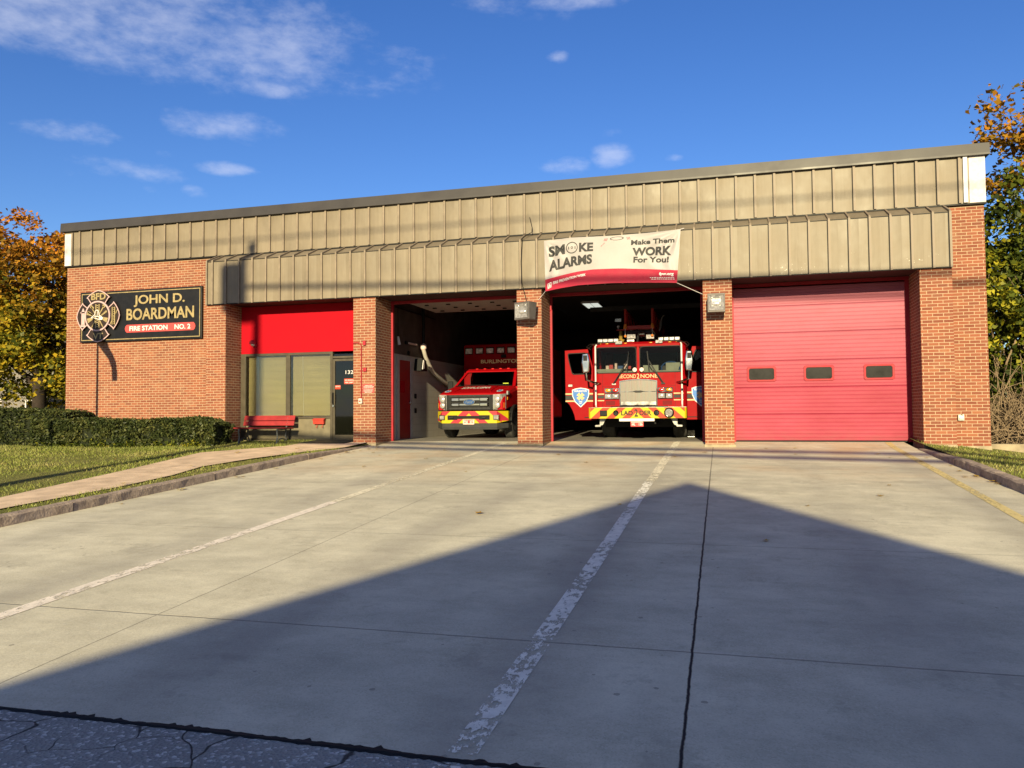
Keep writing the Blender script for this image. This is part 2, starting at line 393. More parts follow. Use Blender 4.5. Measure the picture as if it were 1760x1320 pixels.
# ground materials
def joint_lines(m, sep, lst, wob):
    tot = None
    for ax, p, w in lst:
        d = m.math('ABSOLUTE', m.math('ADD', m.math('SUBTRACT', sep.outputs[ax], p), wob))
        k = m.rng(d, w, w*.45)
        tot = k if tot is None else m.math('MAXIMUM', tot, k)
    return tot
def concrete_drive():
    m = NT('weathered_concrete'); p = m.pos()
    sep = m.n('ShaderNodeSeparateXYZ'); m.l(p, sep.inputs[0])
    a = m.noise(.45, 5, .6); b = m.noise(2.3, 5, .65); c3 = m.noise(38, 3, .7); brush = m.noise(3.0, 6, .7, sc=(.55, 1.5, 1))
    c = m.mix(m.rng(a, .3, .7), (.475, .44, .342), (.58, .54, .43))
    c = m.mix(m.math('MULTIPLY', m.rng(b, .4, .68), .55), c, (.31, .285, .22))
    c = m.mix(m.math('MULTIPLY', m.rng(brush, .44, .66), .32), c, (.29, .26, .19))
    c = m.mix(m.math('MULTIPLY', m.rng(c3, .4, .75), .22), c, (.60, .55, .44))
    gr = m.n('ShaderNodeTexVoronoi'); gr.inputs['Scale'].default_value = 120; m.l(p, gr.inputs['Vector'])
    gs = m.n('ShaderNodeSeparateColor'); m.l(gr.outputs['Color'], gs.inputs[0])
    c = m.mix(m.math('MULTIPLY', m.rng(gs.outputs[0], .55, 1.0), .28), c, (.20, .185, .15))
    c = m.mix(m.math('MULTIPLY', m.rng(gs.outputs[1], .7, 1.0), .25), c, (.66, .62, .52))
    band = m.noise(1.0, 5, .62, sc=(.22, 1.1, 1))
    c = m.mix(m.math('MULTIPLY', m.math('MULTIPLY', m.rng(band, .46, .62), m.rng(sep.outputs[1], -10, -5, .35, 1.0)), .42), c, (.25, .235, .20))
    rust = m.math('MULTIPLY', m.rng(m.noise(.55, 4, .6), .46, .64), m.rng(sep.outputs[1], -6.5, -1.5))
    c = m.mix(m.math('MULTIPLY', rust, .5), c, (.50, .30, .15))
    # pale and dark patches with soft edges, drips and blotches
    pt = m.noise(.9, 6, .72)
    c = m.mix(m.math('MULTIPLY', m.rng(pt, .52, .60), .22), c, (.62, .57, .44))
    c = m.mix(m.math('MULTIPLY', m.rng(m.noise(1.6, 6, .75), .58, .64), .3), c, (.22, .205, .165))
    drip = m.n('ShaderNodeTexVoronoi'); drip.inputs['Scale'].default_value = 5.5; m.l(p, drip.inputs['Vector'])
    c = m.mix(m.math('MULTIPLY', m.math('LESS_THAN', m.math('ADD', drip.outputs['Distance'], m.math('MULTIPLY', c3, .10)), m.rng(m.noise(.5, 2), .42, .66, .03, .15)), .55), c, (.13, .12, .10))
    wob = m.math('MULTIPLY', m.math('SUBTRACT', m.noise(6.0, 5, .65), .5), .022)
    # tyre-darkened lanes
    lane = None
    for xc in (-6.6+.95, -6.6-.95, -2.1+.95, -2.1-.95, 2.1+.9, 2.1-.9):
        k = m.rng(m.math('ABSOLUTE', m.math('SUBTRACT', sep.outputs[0], xc)), .5, .1)
        lane = k if lane is None else m.math('MAXIMUM', lane, k)
    c = m.mix(m.math('MULTIPLY', m.math('MULTIPLY', lane, m.rng(m.noise(.8, 4, sc=(1, .3, 1)), .35, .65)), .5), c, (.22, .20, .175))
    spots = m.n('ShaderNodeTexVoronoi'); spots.inputs['Scale'].default_value = 1.9; m.l(p, spots.inputs['Vector'])
    sz = m.rng(m.noise(.6, 2), .45, .75, .0, .13)
    sp = m.math('MULTIPLY', m.math('LESS_THAN', m.math('ADD', spots.outputs['Distance'], m.math('MULTIPLY', c3, .05)), sz), .42)
    c = m.mix(sp, c, (.11, .105, .10))
    j1 = joint_lines(m, sep, [(0, -.20, .0115)], wob)
    j2 = joint_lines(m, sep, [(0, -4.06, .008), (1, -12.85, .012), (1, -9.85, .008), (1, -5.9, .006), (1, -3.0, .005)], wob)
    c = m.mix(m.math('MULTIPLY', j2, .55), c, (.05, .046, .042))
    c = m.mix(m.math('MULTIPLY', j1, m.rng(sep.outputs[1], -3.5, -9, .55, 1.0)), c, (.010, .010, .012))
    edge = m.rng(m.math('ADD', sep.outputs[1], m.math('MULTIPLY', m.noise(7, 4), .09)), -14.37, -14.42)
    c = m.mix(m.math('MULTIPLY', edge, .8), c, (.03, .03, .033))
    h = m.math('ADD', m.math('MULTIPLY', brush, .6), m.math('MULTIPLY', c3, .4))
    h = m.math('SUBTRACT', h, m.math('MULTIPLY', m.math('MAXIMUM', j1, j2), 1.2))
    m.bump(h, .28, .012)
    return m.fin(c, .8, 0, .3)
MT['drive'] = concrete_drive()
def asphalt():
    m = NT('cracked_asphalt'); p = m.pos()
    a = m.noise(1.2, 4); g = m.n('ShaderNodeTexVoronoi'); g.inputs['Scale'].default_value = 58; m.l(p, g.inputs['Vector'])
    gl = m.n('ShaderNodeSeparateColor'); m.l(g.outputs['Color'], gl.inputs[0])
    c = m.mix(m.rng(a, .3, .7), (.20, .20, .195), (.27, .27, .255))
    c = m.mix(m.math('MULTIPLY', m.rng(gl.outputs[0], .80, .95), .75), c, (.55, .54, .52))
    wv = m.n('ShaderNodeTexNoise'); wv.inputs['Scale'].default_value = 3; m.l(p, wv.inputs['Vector'])
    va = m.n('ShaderNodeVectorMath', operation='MULTIPLY_ADD'); m.l(wv.outputs['Color'], va.inputs[0]); va.inputs[1].default_value = (.3, .3, 0); m.l(p, va.inputs[2])
    v = m.n('ShaderNodeTexVoronoi', feature='DISTANCE_TO_EDGE'); v.inputs['Scale'].default_value = 1.5; m.l(va.outputs[0], v.inputs['Vector'])
    v2 = m.n('ShaderNodeTexVoronoi', feature='DISTANCE_TO_EDGE'); v2.inputs['Scale'].default_value = 3.7; m.l(va.outputs[0], v2.inputs['Vector'])
    k = m.rng(m.math('ADD', v.outputs['Distance'], m.math('MULTIPLY', m.math('SUBTRACT', m.noise(30, 3), .5), .012)), .012, .005)
    k = m.math('MAXIMUM', k, m.math('MULTIPLY', m.rng(v2.outputs['Distance'], .016, .005), m.rng(m.noise(.8, 2), .5, .58)))
    c = m.mix(m.math('MULTIPLY', k, .9), c, (.012, .012, .013))
    m.bump(m.math('SUBTRACT', m.math('MULTIPLY', g.outputs['Distance'], 1.2), m.math('MULTIPLY', k, .8)), .7, .01)
    return m.fin(c, .85, 0, .3)
MT['asphalt'] = asphalt()
def paint_mat(name, col, lo, hi):
    m = NT(name)
    a = m.noise(13, 6, .75, sc=(1.5, .8, 1)); bb = m.noise(.9, 3)
    sep = m.n('ShaderNodeSeparateXYZ'); m.l(m.pos(), sep.inputs[0])
    thr = m.math('ADD', a, m.math('MULTIPLY', m.math('SUBTRACT', bb, .5), .5))
    thr = m.math('SUBTRACT', thr, m.rng(sep.outputs[1], -12.6, -14.3, 0, .07))
    al = m.rng(thr, lo, hi)
    m.l(al, m.b.inputs['Alpha'])
    c = m.mix(m.rng(m.noise(14, 4), .35, .7), tuple(x*.8 for x in col), col)
    return m.fin(c, .7, 0, .3)
MT['line_white'] = paint_mat('worn_white_paint', (.78, .74, .66), .425, .48)
MT['line_faint'] = paint_mat('faded_cream_paint', (.70, .64, .50), .26, .56)
MT['line_cream'] = paint_mat('scuffed_cream_paint', (.74, .66, .58), .34, .46)
MT['line_yellow'] = paint_mat('faded_yellow_paint', (.58, .47, .22), .28, .50)
def lawn():
    m = NT('dry_lawn'); a = m.noise(.9, 4); b = m.noise(14, 5, .7); d = m.noise(60, 3, .7)
    c = m.mix(m.rng(a, .35, .65), (.165, .19, .042), (.27, .25, .09))
    c = m.mix(m.rng(b, .35, .7), c, (.14, .15, .038))
    c = m.mix(m.math('MULTIPLY', m.rng(d, .45, .75), .5), c, (.34, .25, .15))
    m.bump(m.math('ADD', b, d), 1.0, .06)
    return m.fin(c, .95, 0, .1)
MT['lawn'] = lawn()
MT['walk'] = plain('tan_sidewalk', (.56, .42, .30), .9, var=.16, scale=3, bump=.3)
def kerb_mat():
    m = NT('old_concrete_kerb')
    geo = m.n('ShaderNodeNewGeometry'); sep = m.n('ShaderNodeSeparateXYZ'); m.l(geo.outputs['Normal'], sep.inputs[0])
    a = m.noise(6, 5, .65); b = m.noise(30, 3)
    c = m.mix(m.rng(a, .35, .65), (.20, .155, .13), (.36, .285, .235))
    c = m.mix(m.math('MULTIPLY', m.rng(b, .45, .7), .35), c, (.09, .075, .062))
    m.bump(m.math('ADD', a, b), .5, .015)
    return m.fin(c, .9, 0, .2)
MT['kerb'] = kerb_mat()
MT['garage_floor'] = plain('garage_concrete', (.20, .185, .165), .6, var=.2, scale=2)
MT['maple'] = leaf_mat('maple_leaves', [(.0, (.022, .032, .006)), (.3, (.060, .070, .010)), (.5, (.20, .17, .016)), (.72, (.40, .29, .022)), (.88, (.42, .25, .018)), (1, (.08, .05, .01))],
                       (4.0, 7.4), [(0, (.34, .12, .014)), (.3, (.44, .19, .02)), (.55, (.17, .06, .012)), (.8, (.36, .14, .016)), (1, (.06, .045, .010))])
MT['maple_r'] = leaf_mat('autumn_leaves', [(.0, (.03, .045, .008)), (.4, (.08, .09, .012)), (.65, (.22, .17, .016)), (1, (.36, .26, .025))],
                         (5.0, 7.6), [(0, (.34, .14, .012)), (.4, (.18, .11, .012)), (.7, (.42, .20, .018)), (1, (.06, .06, .010))])
MT['vine'] = leaf_mat('vine_leaves', [(.0, (.008, .014, .004)), (.4, (.035, .05, .008)), (.62, (.085, .10, .012)), (.8, (.24, .22, .016)), (1, (.42, .36, .03))])
MT['yew'] = leaf_mat('yew_hedge', [(.0, (.010, .016, .006)), (.4, (.030, .040, .013)), (.75, (.066, .072, .022)), (1, (.13, .12, .04))], trans=.15, scale=2.5)
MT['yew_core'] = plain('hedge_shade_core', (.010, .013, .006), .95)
MT['blade'] = leaf_mat('grass_blades', [(.0, (.11, .13, .025)), (.4, (.17, .20, .042)), (.7, (.24, .235, .07)), (1, (.36, .31, .14))], trans=.3)
MT['dry_leaf'] = leaf_mat('fallen_leaf', [(0, (.22, .10, .02)), (.5, (.35, .22, .04)), (1, (.42, .36, .14))], trans=.2)

# ------------------------------------------------------------------ mesh builder
class MB:
    def __init__(s): s.v = []; s.f = []; s.m = []
    def add(s, vs, fs, mi=0):
        o = len(s.v); s.v += [tuple(map(float, p)) for p in vs]
        for f in fs: s.f.append(tuple(i+o for i in f)); s.m.append(mi)
        return s
    def box(s, x0, x1, y0, y1, z0, z1, mi=0):
        return s.add([(x0, y0, z0), (x1, y0, z0), (x1, y1, z0), (x0, y1, z0), (x0, y0, z1), (x1, y0, z1), (x1, y1, z1), (x0, y1, z1)],
                     [(0, 3, 2, 1), (4, 5, 6, 7), (0, 1, 5, 4), (1, 2, 6, 5), (2, 3, 7, 6), (3, 0, 4, 7)], mi)
    def prism(s, pts, ax, a, b, mi=0):
        n = len(pts)
        def P(p, q):
            return {'x': (q, p[0], p[1]), 'y': (p[0], q, p[1]), 'z': (p[0], p[1], q)}[ax]
        vs = [P(p, a) for p in pts]+[P(p, b) for p in pts]
        fs = [tuple(range(n)), tuple(range(2*n-1, n-1, -1))]+[(i, n+i, n+(i+1) % n, (i+1) % n) for i in range(n)]
        return s.add(vs, fs, mi)
    def ring(s, outer, inner, ax, a, b, mi=0):      # frame between two closed outlines of the same count
        n = len(outer)
        def P(p, q): return {'x': (q, p[0], p[1]), 'y': (p[0], q, p[1]), 'z': (p[0], p[1], q)}[ax]
        vs = [P(p, a) for p in outer]+[P(p, a) for p in inner]+[P(p, b) for p in outer]+[P(p, b) for p in inner]
        fs = []
        for i in range(n):
            j = (i+1) % n
            fs += [(i, j, n+j, n+i), (2*n+j, 2*n+i, 3*n+i, 3*n+j), (j, i, 2*n+i, 2*n+j), (n+i, n+j, 3*n+j, 3*n+i)]
        return s.add(vs, fs, mi)
    def frame(s, x0, x1, z0, z1, w, y0, y1, mi=0):
        return s.ring([(x0, z0), (x1, z0), (x1, z1), (x0, z1)], [(x0+w, z0+w), (x1-w, z0+w), (x1-w, z1-w), (x0+w, z1-w)], 'y', y0, y1, mi)
    def tube(s, path, r, n=8, mi=0, caps=True):
        path = [Vector(p) for p in path]; k = len(path)
        rs = r if isinstance(r, (list, tuple)) else [r]*k
        o = len(s.v); ref = None
        for i, p in enumerate(path):
            d = (path[min(i+1, k-1)]-path[max(i-1, 0)]).normalized()
            if ref is None:
                ref = d.orthogonal().normalized()
            a = (ref-d*ref.dot(d))
            a = a.normalized() if a.length > 1e-6 else d.orthogonal().normalized()
            ref = a; b = d.cross(a)
            for j in range(n):
                t = 2*math.pi*j/n
                s.v.append(tuple(p+(a*math.cos(t)+b*math.sin(t))*rs[i]))
        for i in range(k-1):
            for j in range(n):
                s.f.append((o+i*n+j, o+i*n+(j+1) % n, o+(i+1)*n+(j+1) % n, o+(i+1)*n+j)); s.m.append(mi)
        if caps:
            s.f.append(tuple(o+j for j in range(n-1, -1, -1))); s.m.append(mi)
            s.f.append(tuple(o+(k-1)*n+j for j in range(n))); s.m.append(mi)
        return s
    def cyl(s, p0, p1, r, r1=None, n=16, mi=0): return s.tube([p0, p1], [r, r if r1 is None else r1], n, mi)
    def lathe(s, c, prof, ax='y', n=28, mi=0):      # prof: (radius, along) pairs, closed at the ends where radius is 0
        o = len(s.v)
        for (r, a) in prof:
            for j in range(n):
                t = 2*math.pi*j/n; p, q = r*math.cos(t), r*math.sin(t)
                s.v.append({'y': (c[0]+p, c[1]+a, c[2]+q), 'x': (c[0]+a, c[1]+p, c[2]+q), 'z': (c[0]+p, c[1]+q, c[2]+a)}[ax])
        for i in range(len(prof)-1):
            for j in range(n):
                s.f.append((o+i*n+j, o+i*n+(j+1) % n, o+(i+1)*n+(j+1) % n, o+(i+1)*n+j)); s.m.append(mi)
        s.f.append(tuple(o+j for j in range(n))); s.m.append(mi)
        e = o+(len(prof)-1)*n
        s.f.append(tuple(e+j for j in range(n-1, -1, -1))); s.m.append(mi)
        return s
    def ball(s, c, r, sc=(1, 1, 1), nu=14, nv=8, mi=0):
        prof = [(max(1e-4, math.sin(math.pi*i/nv)), -math.cos(math.pi*i/nv)) for i in range(nv+1)]
        o = len(s.v); s.lathe((0, 0, 0), prof, 'z', nu, mi)
        for i in range(o, len(s.v)):
            p = s.v[i]; s.v[i] = (c[0]+p[0]*r*sc[0], c[1]+p[1]*r*sc[1], c[2]+p[2]*r*sc[2])
        return s
    def loft(s, secs, mi=0, caps=True):
        n = len(secs[0]); o = len(s.v)
        for q in secs: s.v += [tuple(map(float, p)) for p in q]
        for i in range(len(secs)-1):
            for j in range(n):
                s.f.append((o+i*n+j, o+i*n+(j+1) % n, o+(i+1)*n+(j+1) % n, o+(i+1)*n+j)); s.m.append(mi)
        if caps:
            s.f.append(tuple(o+j for j in range(n-1, -1, -1))); s.m.append(mi)
            s.f.append(tuple(o+(len(secs)-1)*n+j for j in range(n))); s.m.append(mi)
        return s
    def plate(s, outer, hole, y0, y1, mi=0):      # flat panel with a cut-out, any outline
        from mathutils.geometry import tessellate_polygon
        P = [Vector((p[0], p[1], 0)) for p in outer]; H = [Vector((p[0], p[1], 0)) for p in hole]
        tri = tessellate_polygon([P, H]); al = P+H; n = len(al); no = len(P)
        vs = [(p.x, y0, p.y) for p in al]+[(p.x, y1, p.y) for p in al]
        fs = [tuple(t) for t in tri]+[tuple(i+n for i in t[::-1]) for t in tri]
        fs += [(i, (i+1) % no, n+(i+1) % no, n+i) for i in range(no)]
        nh = len(H); fs += [(no+i, n+no+i, n+no+(i+1) % nh, no+(i+1) % nh) for i in range(nh)]
        return s.add(vs, fs, mi)
    def flat(s, pts, y, mi=0):          # 2D outline (x,z) as one face towards -Y
        return s.add([(p[0], y, p[1]) for p in pts], [tuple(range(len(pts)))], mi)
    def build(s, name, mats, parent=None, loc=None, smooth=False, bevel=0, fix=True):
        if not isinstance(mats, (list, tuple)): mats = [mats]
        me = bpy.data.meshes.new(name)
        off = Vector((0, 0, 0))
        if parent is not None:
            q = parent
            while q is not None: off = off+q.location; q = q.parent
        elif loc is not None: off = Vector(loc)
        else:
            a = np.array(s.v); off = Vector(((a[:, 0].min()+a[:, 0].max())/2, (a[:, 1].min()+a[:, 1].max())/2, a[:, 2].min()))
        me.from_pydata([(p[0]-off.x, p[1]-off.y, p[2]-off.z) for p in s.v], [], s.f)
        for m_ in mats: me.materials.append(MT[m_] if isinstance(m_, str) else m_)
        me.polygons.foreach_set('material_index', s.m)
        if fix:
            bm = bmesh.new(); bm.from_mesh(me); bmesh.ops.recalc_face_normals(bm, faces=bm.faces); bm.to_mesh(me); bm.free()
        uvl = me.uv_layers.new(name='UVMap')
        for p in me.polygons:
            n = p.normal; k = max(range(3), key=lambda i: abs(n[i]))
            for li in p.loop_indices:
                c = me.vertices[me.loops[li].vertex_index].co
                w = (c.x+off.x, c.y+off.y, c.z+off.z)
                uvl.data[li].uv = ((w[1]+.05, w[2]) if k == 0 else (w[0], w[2]) if k == 1 else (w[0], w[1]))
        if smooth:
            me.polygons.foreach_set('use_smooth', [True]*len(me.polygons))
        ob = bpy.data.objects.new(name, me)
        COL.objects.link(ob)
        if parent is not None: ob.parent = parent
        else: ob.location = off
        if smooth:
            md = ob.modifiers.new('edges', 'EDGE_SPLIT'); md.split_angle = R(38)
        if bevel:
            md = ob.modifiers.new('bevel', 'BEVEL'); md.width = bevel; md.segments = 2; md.limit_method = 'ANGLE'
        return ob
def tag(o, label, cat, group=None):
    o['label'] = label; o['category'] = cat
    if group: o['group'] = group
    return o
def thing(name, label, cat, loc, group=None):
    o = bpy.data.objects.new(name, None); o.empty_display_size = .3
    COL.objects.link(o); o.location = loc
    return tag(o, label, cat, group)
def struct(o, kind='structure'):
    o['kind'] = kind
    return o
def copy_thing(root, loc, label=None):
    r = root.copy(); COL.objects.link(r); r.location = loc
    if label: r['label'] = label
    for ch in root.children:
        c = ch.copy(); COL.objects.link(c); c.parent = r
        for g in ch.children:
            d = g.copy(); COL.objects.link(d); d.parent = c
    return r
def text2d(s, bold=0.0, spacing=1.0):
    cu = bpy.data.curves.new('t', 'FONT'); cu.body = s; cu.size = 1; cu.offset = bold; cu.space_character = spacing; cu.resolution_u = 4
    ob = bpy.data.objects.new('t', cu); COL.objects.link(ob)
    bpy.context.view_layer.update()
    dg = bpy.context.evaluated_depsgraph_get()
    me = bpy.data.meshes.new_from_object(ob.evaluated_get(dg))
    v = [(p.co.x, p.co.y) for p in me.vertices]; f = [tuple(p.vertices) for p in me.polygons]
    bpy.data.objects.remove(ob); bpy.data.curves.remove(cu); bpy.data.meshes.remove(me)
    x0 = min(p[0] for p in v); x1 = max(p[0] for p in v); y0 = min(p[1] for p in v); y1 = max(p[1] for p in v)
    return [((p[0]-x0)/(x1-x0), (p[1]-y0)/(y1-y0)) for p in v], f
def put_text(mb, s, x0, x1, z0, z1, y, bold=0.0, mi=0, shear=0, spacing=1.0, fn=None, flip=False, thick=0):
    v, f = text2d(s, bold, spacing)
    if fn and not thick:
        bm = bmesh.new(); vv = [bm.verts.new((a, b, 0)) for a, b in v]
        for q in f:
            try: bm.faces.new([vv[i] for i in q])
            except ValueError: pass
        bmesh.ops.triangulate(bm, faces=bm.faces)
        for _ in range(4):
            lim = .05
            ed = [e for e in bm.edges if math.hypot((e.verts[0].co.x-e.verts[1].co.x), (e.verts[0].co.y-e.verts[1].co.y)*.35) > lim]
            if not ed: break
            bmesh.ops.subdivide_edges(bm, edges=ed, cuts=1); bmesh.ops.triangulate(bm, faces=bm.faces)
        bm.verts.index_update()
        v = [(p.co.x, p.co.y) for p in bm.verts]; f = [tuple(p.index for p in q.verts) for q in bm.faces]; bm.free()
    if flip: v = [(1-a, b) for a, b in v]
    def P(a, b):
        if fn: return fn(a, b)
        return (x0+(x1-x0)*a+shear*(b-.5)*(z1-z0), y, z0+(z1-z0)*b)
    vs = [P(a, b) for a, b in v]
    mb.add(vs, f, mi)
    if thick:
        n = len(vs); cnt = {}
        for q in f:
            for i in range(len(q)):
                e = (q[i], q[(i+1) % len(q)]); cnt[e] = 1
        o = len(mb.v); mb.v += [(p[0], p[1]+thick, p[2]) for p in vs]
        for (a, b) in cnt:
            if (b, a) not in cnt:
                mb.f.append((o-n+a, o-n+b, o+b, o+a)); mb.m.append(mi)
def clip(poly, rect):
    x0, x1, z0, z1 = rect
    for ax, lim, sg in ((0, x0, 1), (0, x1, -1), (1, z0, 1), (1, z1, -1)):
        out = []
        for i in range(len(poly)):
            a, b = poly[i], poly[(i+1) % len(poly)]
            ia, ib = sg*(a[ax]-lim) >= 0, sg*(b[ax]-lim) >= 0
            if ia: out.append(a)
            if ia != ib:
                t = (lim-a[ax])/(b[ax]-a[ax]); out.append((a[0]+(b[0]-a[0])*t, a[1]+(b[1]-a[1])*t))
        poly = out
        if not poly: return []
    return poly
def zg(y):
    return -.08+.0541*y if y < 0 else min(0, -.08+.08*y)

# ------------------------------------------------------------------ ground and setting
rng = np.random.default_rng(7)
random.seed(5)
# terrain reaching the horizon
mb = MB()
ys = [-900, -200, -60, -44, -24.5, -14.42, -8, -3, 0, 14, 30, 120, 900]
zs = [-1.2, -1.2, -1.15, -1.1, -1.0, -1.0, -.66, -.40, -.30, -.35, -.5, -.8, -1.0]
xs = [-900, -120, -40, -18.5, 6.5, 40, 120, 900]
o = 0
for y, z in zip(ys, zs):
    for x in xs: mb.v.append((x, y, z))
for i in range(len(ys)-1):
    for j in range(len(xs)-1):
        a = i*len(xs)+j; mb.f.append((a, a+1, a+1+len(xs), a+len(xs))); mb.m.append(0)
struct(mb.build('ground', 'lawn', fix=False, loc=(0, 0, 0)))
# street
mb = MB().add([(-120, -23.5, -.90), (120, -23.5, -.90), (120, -14.40, -.864), (-120, -14.40, -.864)], [(0, 1, 2, 3)])
struct(mb.build('street', 'asphalt', fix=False, loc=(0, 0, 0)))
# tar seam where the concrete meets the street
mb = MB(); N = 900; xs_ = np.linspace(-14, 8, N)
for i, x in enumerate(xs_):
    w = .004+.008*math.sin(x*2.1)+.006*math.sin(x*7.3+1)+.012*rng.random()+(.022 if rng.random() < .10 else 0); y1 = -14.405+max(0, w)
    mb.v += [(x, -14.420-.014*rng.random()-.006*math.sin(x*3.3)-.004, -.8635), (x, -14.415, -.8575), (x, y1, zg(y1)+.0015)]
for i in range(N-1):
    for k in (0, 1): mb.f.append((3*i+k, 3*i+3+k, 3*i+4+k, 3*i+1+k)); mb.m.append(0)
struct(mb.build('street_seam', plain('tar', (.008, .008, .009), .7), fix=False, loc=(0, 0, 0)))
# driveway
mb = MB(); yy = [-14.41, -12, -9, -6, -3, 0, 1.0]
xr = lambda y: 3.86
for y in yy: mb.v += [(-8.45, y, zg(y)), (xr(y), y, zg(y))]
for i in range(len(yy)-1): mb.f.append((2*i, 2*i+1, 2*i+3, 2*i+2)); mb.m.append(0)
struct(mb.build('driveway', 'drive', fix=False, loc=(0, 0, 0)))
# garage floor
mb = MB().add([(-8.6, 1.0, 0), (5, 1.0, 0), (5, 17, 0), (-8.6, 17, 0)], [(0, 1, 2, 3)])
struct(mb.build('garage_floor', 'garage_floor', fix=False, loc=(0, 0, 0)))
# painted lines
def line(pts, w, mat, z=.004, n=1):
    m_ = MB()
    for i, (x, y) in enumerate(pts):
        m_.v += [(x-w/2, y, zg(y)+z), (x+w/2, y, zg(y)+z)]
    for i in range(len(pts)-1): m_.f.append((2*i, 2*i+1, 2*i+3, 2*i+2)); m_.m.append(0)
    return struct(m_.build('painted_line', mat, fix=False, loc=(0, 0, 0)))
line([(-1.17, -14.36), (-1.14, -12), (-1.12, -9.5), (-1.11, -5.5)], .14, 'line_white')
line([(-1.085, -5.5), (-1.07, -2.5), (-1.05, 0), (-1.03, .95)], .15, 'line_faint')
line([(-5.22, -14), (-5.21, -8)], .15, 'line_cream')
line([(-5.21, -8), (-5.2, -3), (-5.18, 0), (-5.17, .7)], .15, 'line_faint')
line([(2.98, -12), (3.17, -8.1), (3.33, -4), (3.47, 0), (3.52, .9)], .13, 'line_yellow')
mb = MB().add([(-1.28, -14.62, -.860), (-1.08, -14.62, -.860), (-1.08, -14.47, -.860), (-1.27, -14.47, -.860)], [(0, 1, 2, 3)])
struct(mb.build('painted_line', 'line_white', fix=False, loc=(0, 0, 0)))
# lawns
def sheet(name, mat, fx0, fx1, yy, zf, nx=10):
    m_ = MB()
    for y in yy:
        for j in range(nx+1):
            x = fx0(y)+(fx1(y)-fx0(y))*j/nx; m_.v.append((x, y, zf(x, y)))
    for i in range(len(yy)-1):
        for j in range(nx):
            a = i*(nx+1)+j; m_.f.append((a, a+1, a+nx+2, a+nx+1)); m_.m.append(0)
    return struct(m_.build(name, mat, fix=False, loc=(0, 0, 0)))
zl = lambda x, y: zg(y)+.05+.012*math.sin(x*1.7+y)+.01*math.sin(y*2.1)
sheet('left_lawn', 'lawn', lambda y: -60, lambda y: -8.52, [-14.2, -11, -8, -5, -3, -1.5, -.5, .2, .66], zl, 40)
sheet('back_lawn', 'lawn', lambda y: -60, lambda y: -18.4, [.66, 3, 6, 9], lambda x, y: -.05-.02*y, 10)
zr = lambda x, y: zg(y)+.10-.14*max(0, x-3.95)
sheet('right_lawn', 'lawn', lambda y: 3.95, lambda y: 14, [-14.2, -11, -8, -5, -3, -1.5, -.5, .3, .9], zr, 16)
# sidewalk
wl = [(-10.3, -14.2), (-10.3, -10.6), (-10.21, -8.74), (-10.5, -7.2), (-10.75, -5.84), (-11.3, -3.4), (-11.49, -2.53), (-10.75, -1.5), (-10.3, -.9), (-10.2, .4)]
wr = [(-9.3, -14.2), (-9.3, -10.6), (-9.27, -9.2), (-9.18, -7.6), (-9.3, -6.2), (-9.62, -4.96), (-9.45, -3.6), (-9.04, -2.27), (-8.56, -1.2), (-8.56, .4)]
mb = MB()
for a, b in zip(wl, wr):
    mb.v += [(a[0], a[1], zg(a[1])+.078), (b[0], b[1], zg(b[1])+.078)]
for i in range(len(wl)-1): mb.f.append((2*i, 2*i+1, 2*i+3, 2*i+2)); mb.m.append(0)
struct(mb.build('sidewalk', 'walk', fix=False, loc=(0, 0, 0)))
# kerbs, cast in lengths
def kerb(side, x, segs):
    m_ = MB()
    for (y0, y1) in segs:
        n = 14; g = .012
        sec = []
        for i in range(n+1):
            y = y0+g+(y1-y0-2*g)*i/n
            h = .13*min(1, max(.12, (-y+.2)/3.6)); xx = x(y)
            j = lambda s=.006: (rng.random()-.5)*2*s
            w = .17
            z = zg(y)
            if side > 0: q = [(xx+j(), y, z-.06), (xx+.012+j(.01), y, z+h-.02+j()), (xx+.035, y, z+h+j(.004)), (xx+w, y, z+h+j(.004)), (xx+w, y, z-.06)]
            else: q = [(xx+j(), y, z-.06), (xx-.012+j(.01), y, z+h-.02+j()), (xx-.035, y, z+h+j(.004)), (xx-w, y, z+h+j(.004)), (xx-w, y, z-.06)]
            sec.append(q)
        m_.loft(sec)
    return struct(m_.build('kerb', 'kerb', loc=(0, 0, 0)))
kerb(-1, lambda y: -8.42-.05*max(0, (-y-8)/6), [(-14.2, -11.6), (-11.6, -9.2), (-9.2, -6.2), (-6.2, -3.1), (-3.1, .1)])
kerb(1, lambda y: 3.80+.03*min(1, max(0, (y+3)/3)), [(-14.2, -11.0), (-11.0, -8.0), (-8.0, -5.0), (-5.0, -3.05), (-3.05, -.4)])
# grass blades
def blades(name, pts, h):
    n = len(pts); v = np.zeros((n, 3, 3)); a = rng.random(n)*2*np.pi; hh = h*(.5+rng.random(n)); w = .006+.006*rng.random(n)
    d = np.stack([np.cos(a), np.sin(a)], 1); ln = (rng.random((n, 2))-.5)*hh[:, None]*1.3
    v[:, 0, :2] = pts[:, :2]-d*w[:, None]; v[:, 1, :2] = pts[:, :2]+d*w[:, None]; v[:, 2, :2] = pts[:, :2]+ln
    v[:, 0, 2] = v[:, 1, 2] = pts[:, 2]; v[:, 2, 2] = pts[:, 2]+hh
    me = bpy.data.meshes.new(name); me.from_pydata(v.reshape(-1, 3).tolist(), [], np.arange(3*n).reshape(-1, 3).tolist())
    me.materials.append(MT['blade'])
    ob = bpy.data.objects.new(name, me); COL.objects.link(ob); ob['kind'] = 'stuff'
    return ob
def inside(x, y, poly):
    c = False; n = len(poly)
    for i in range(n):
        (x1, y1), (x2, y2) = poly[i], poly[(i+1) % n]
        if (y1 > y) != (y2 > y) and x < (x2-x1)*(y-y1)/(y2-y1)+x1: c = not c
    return c
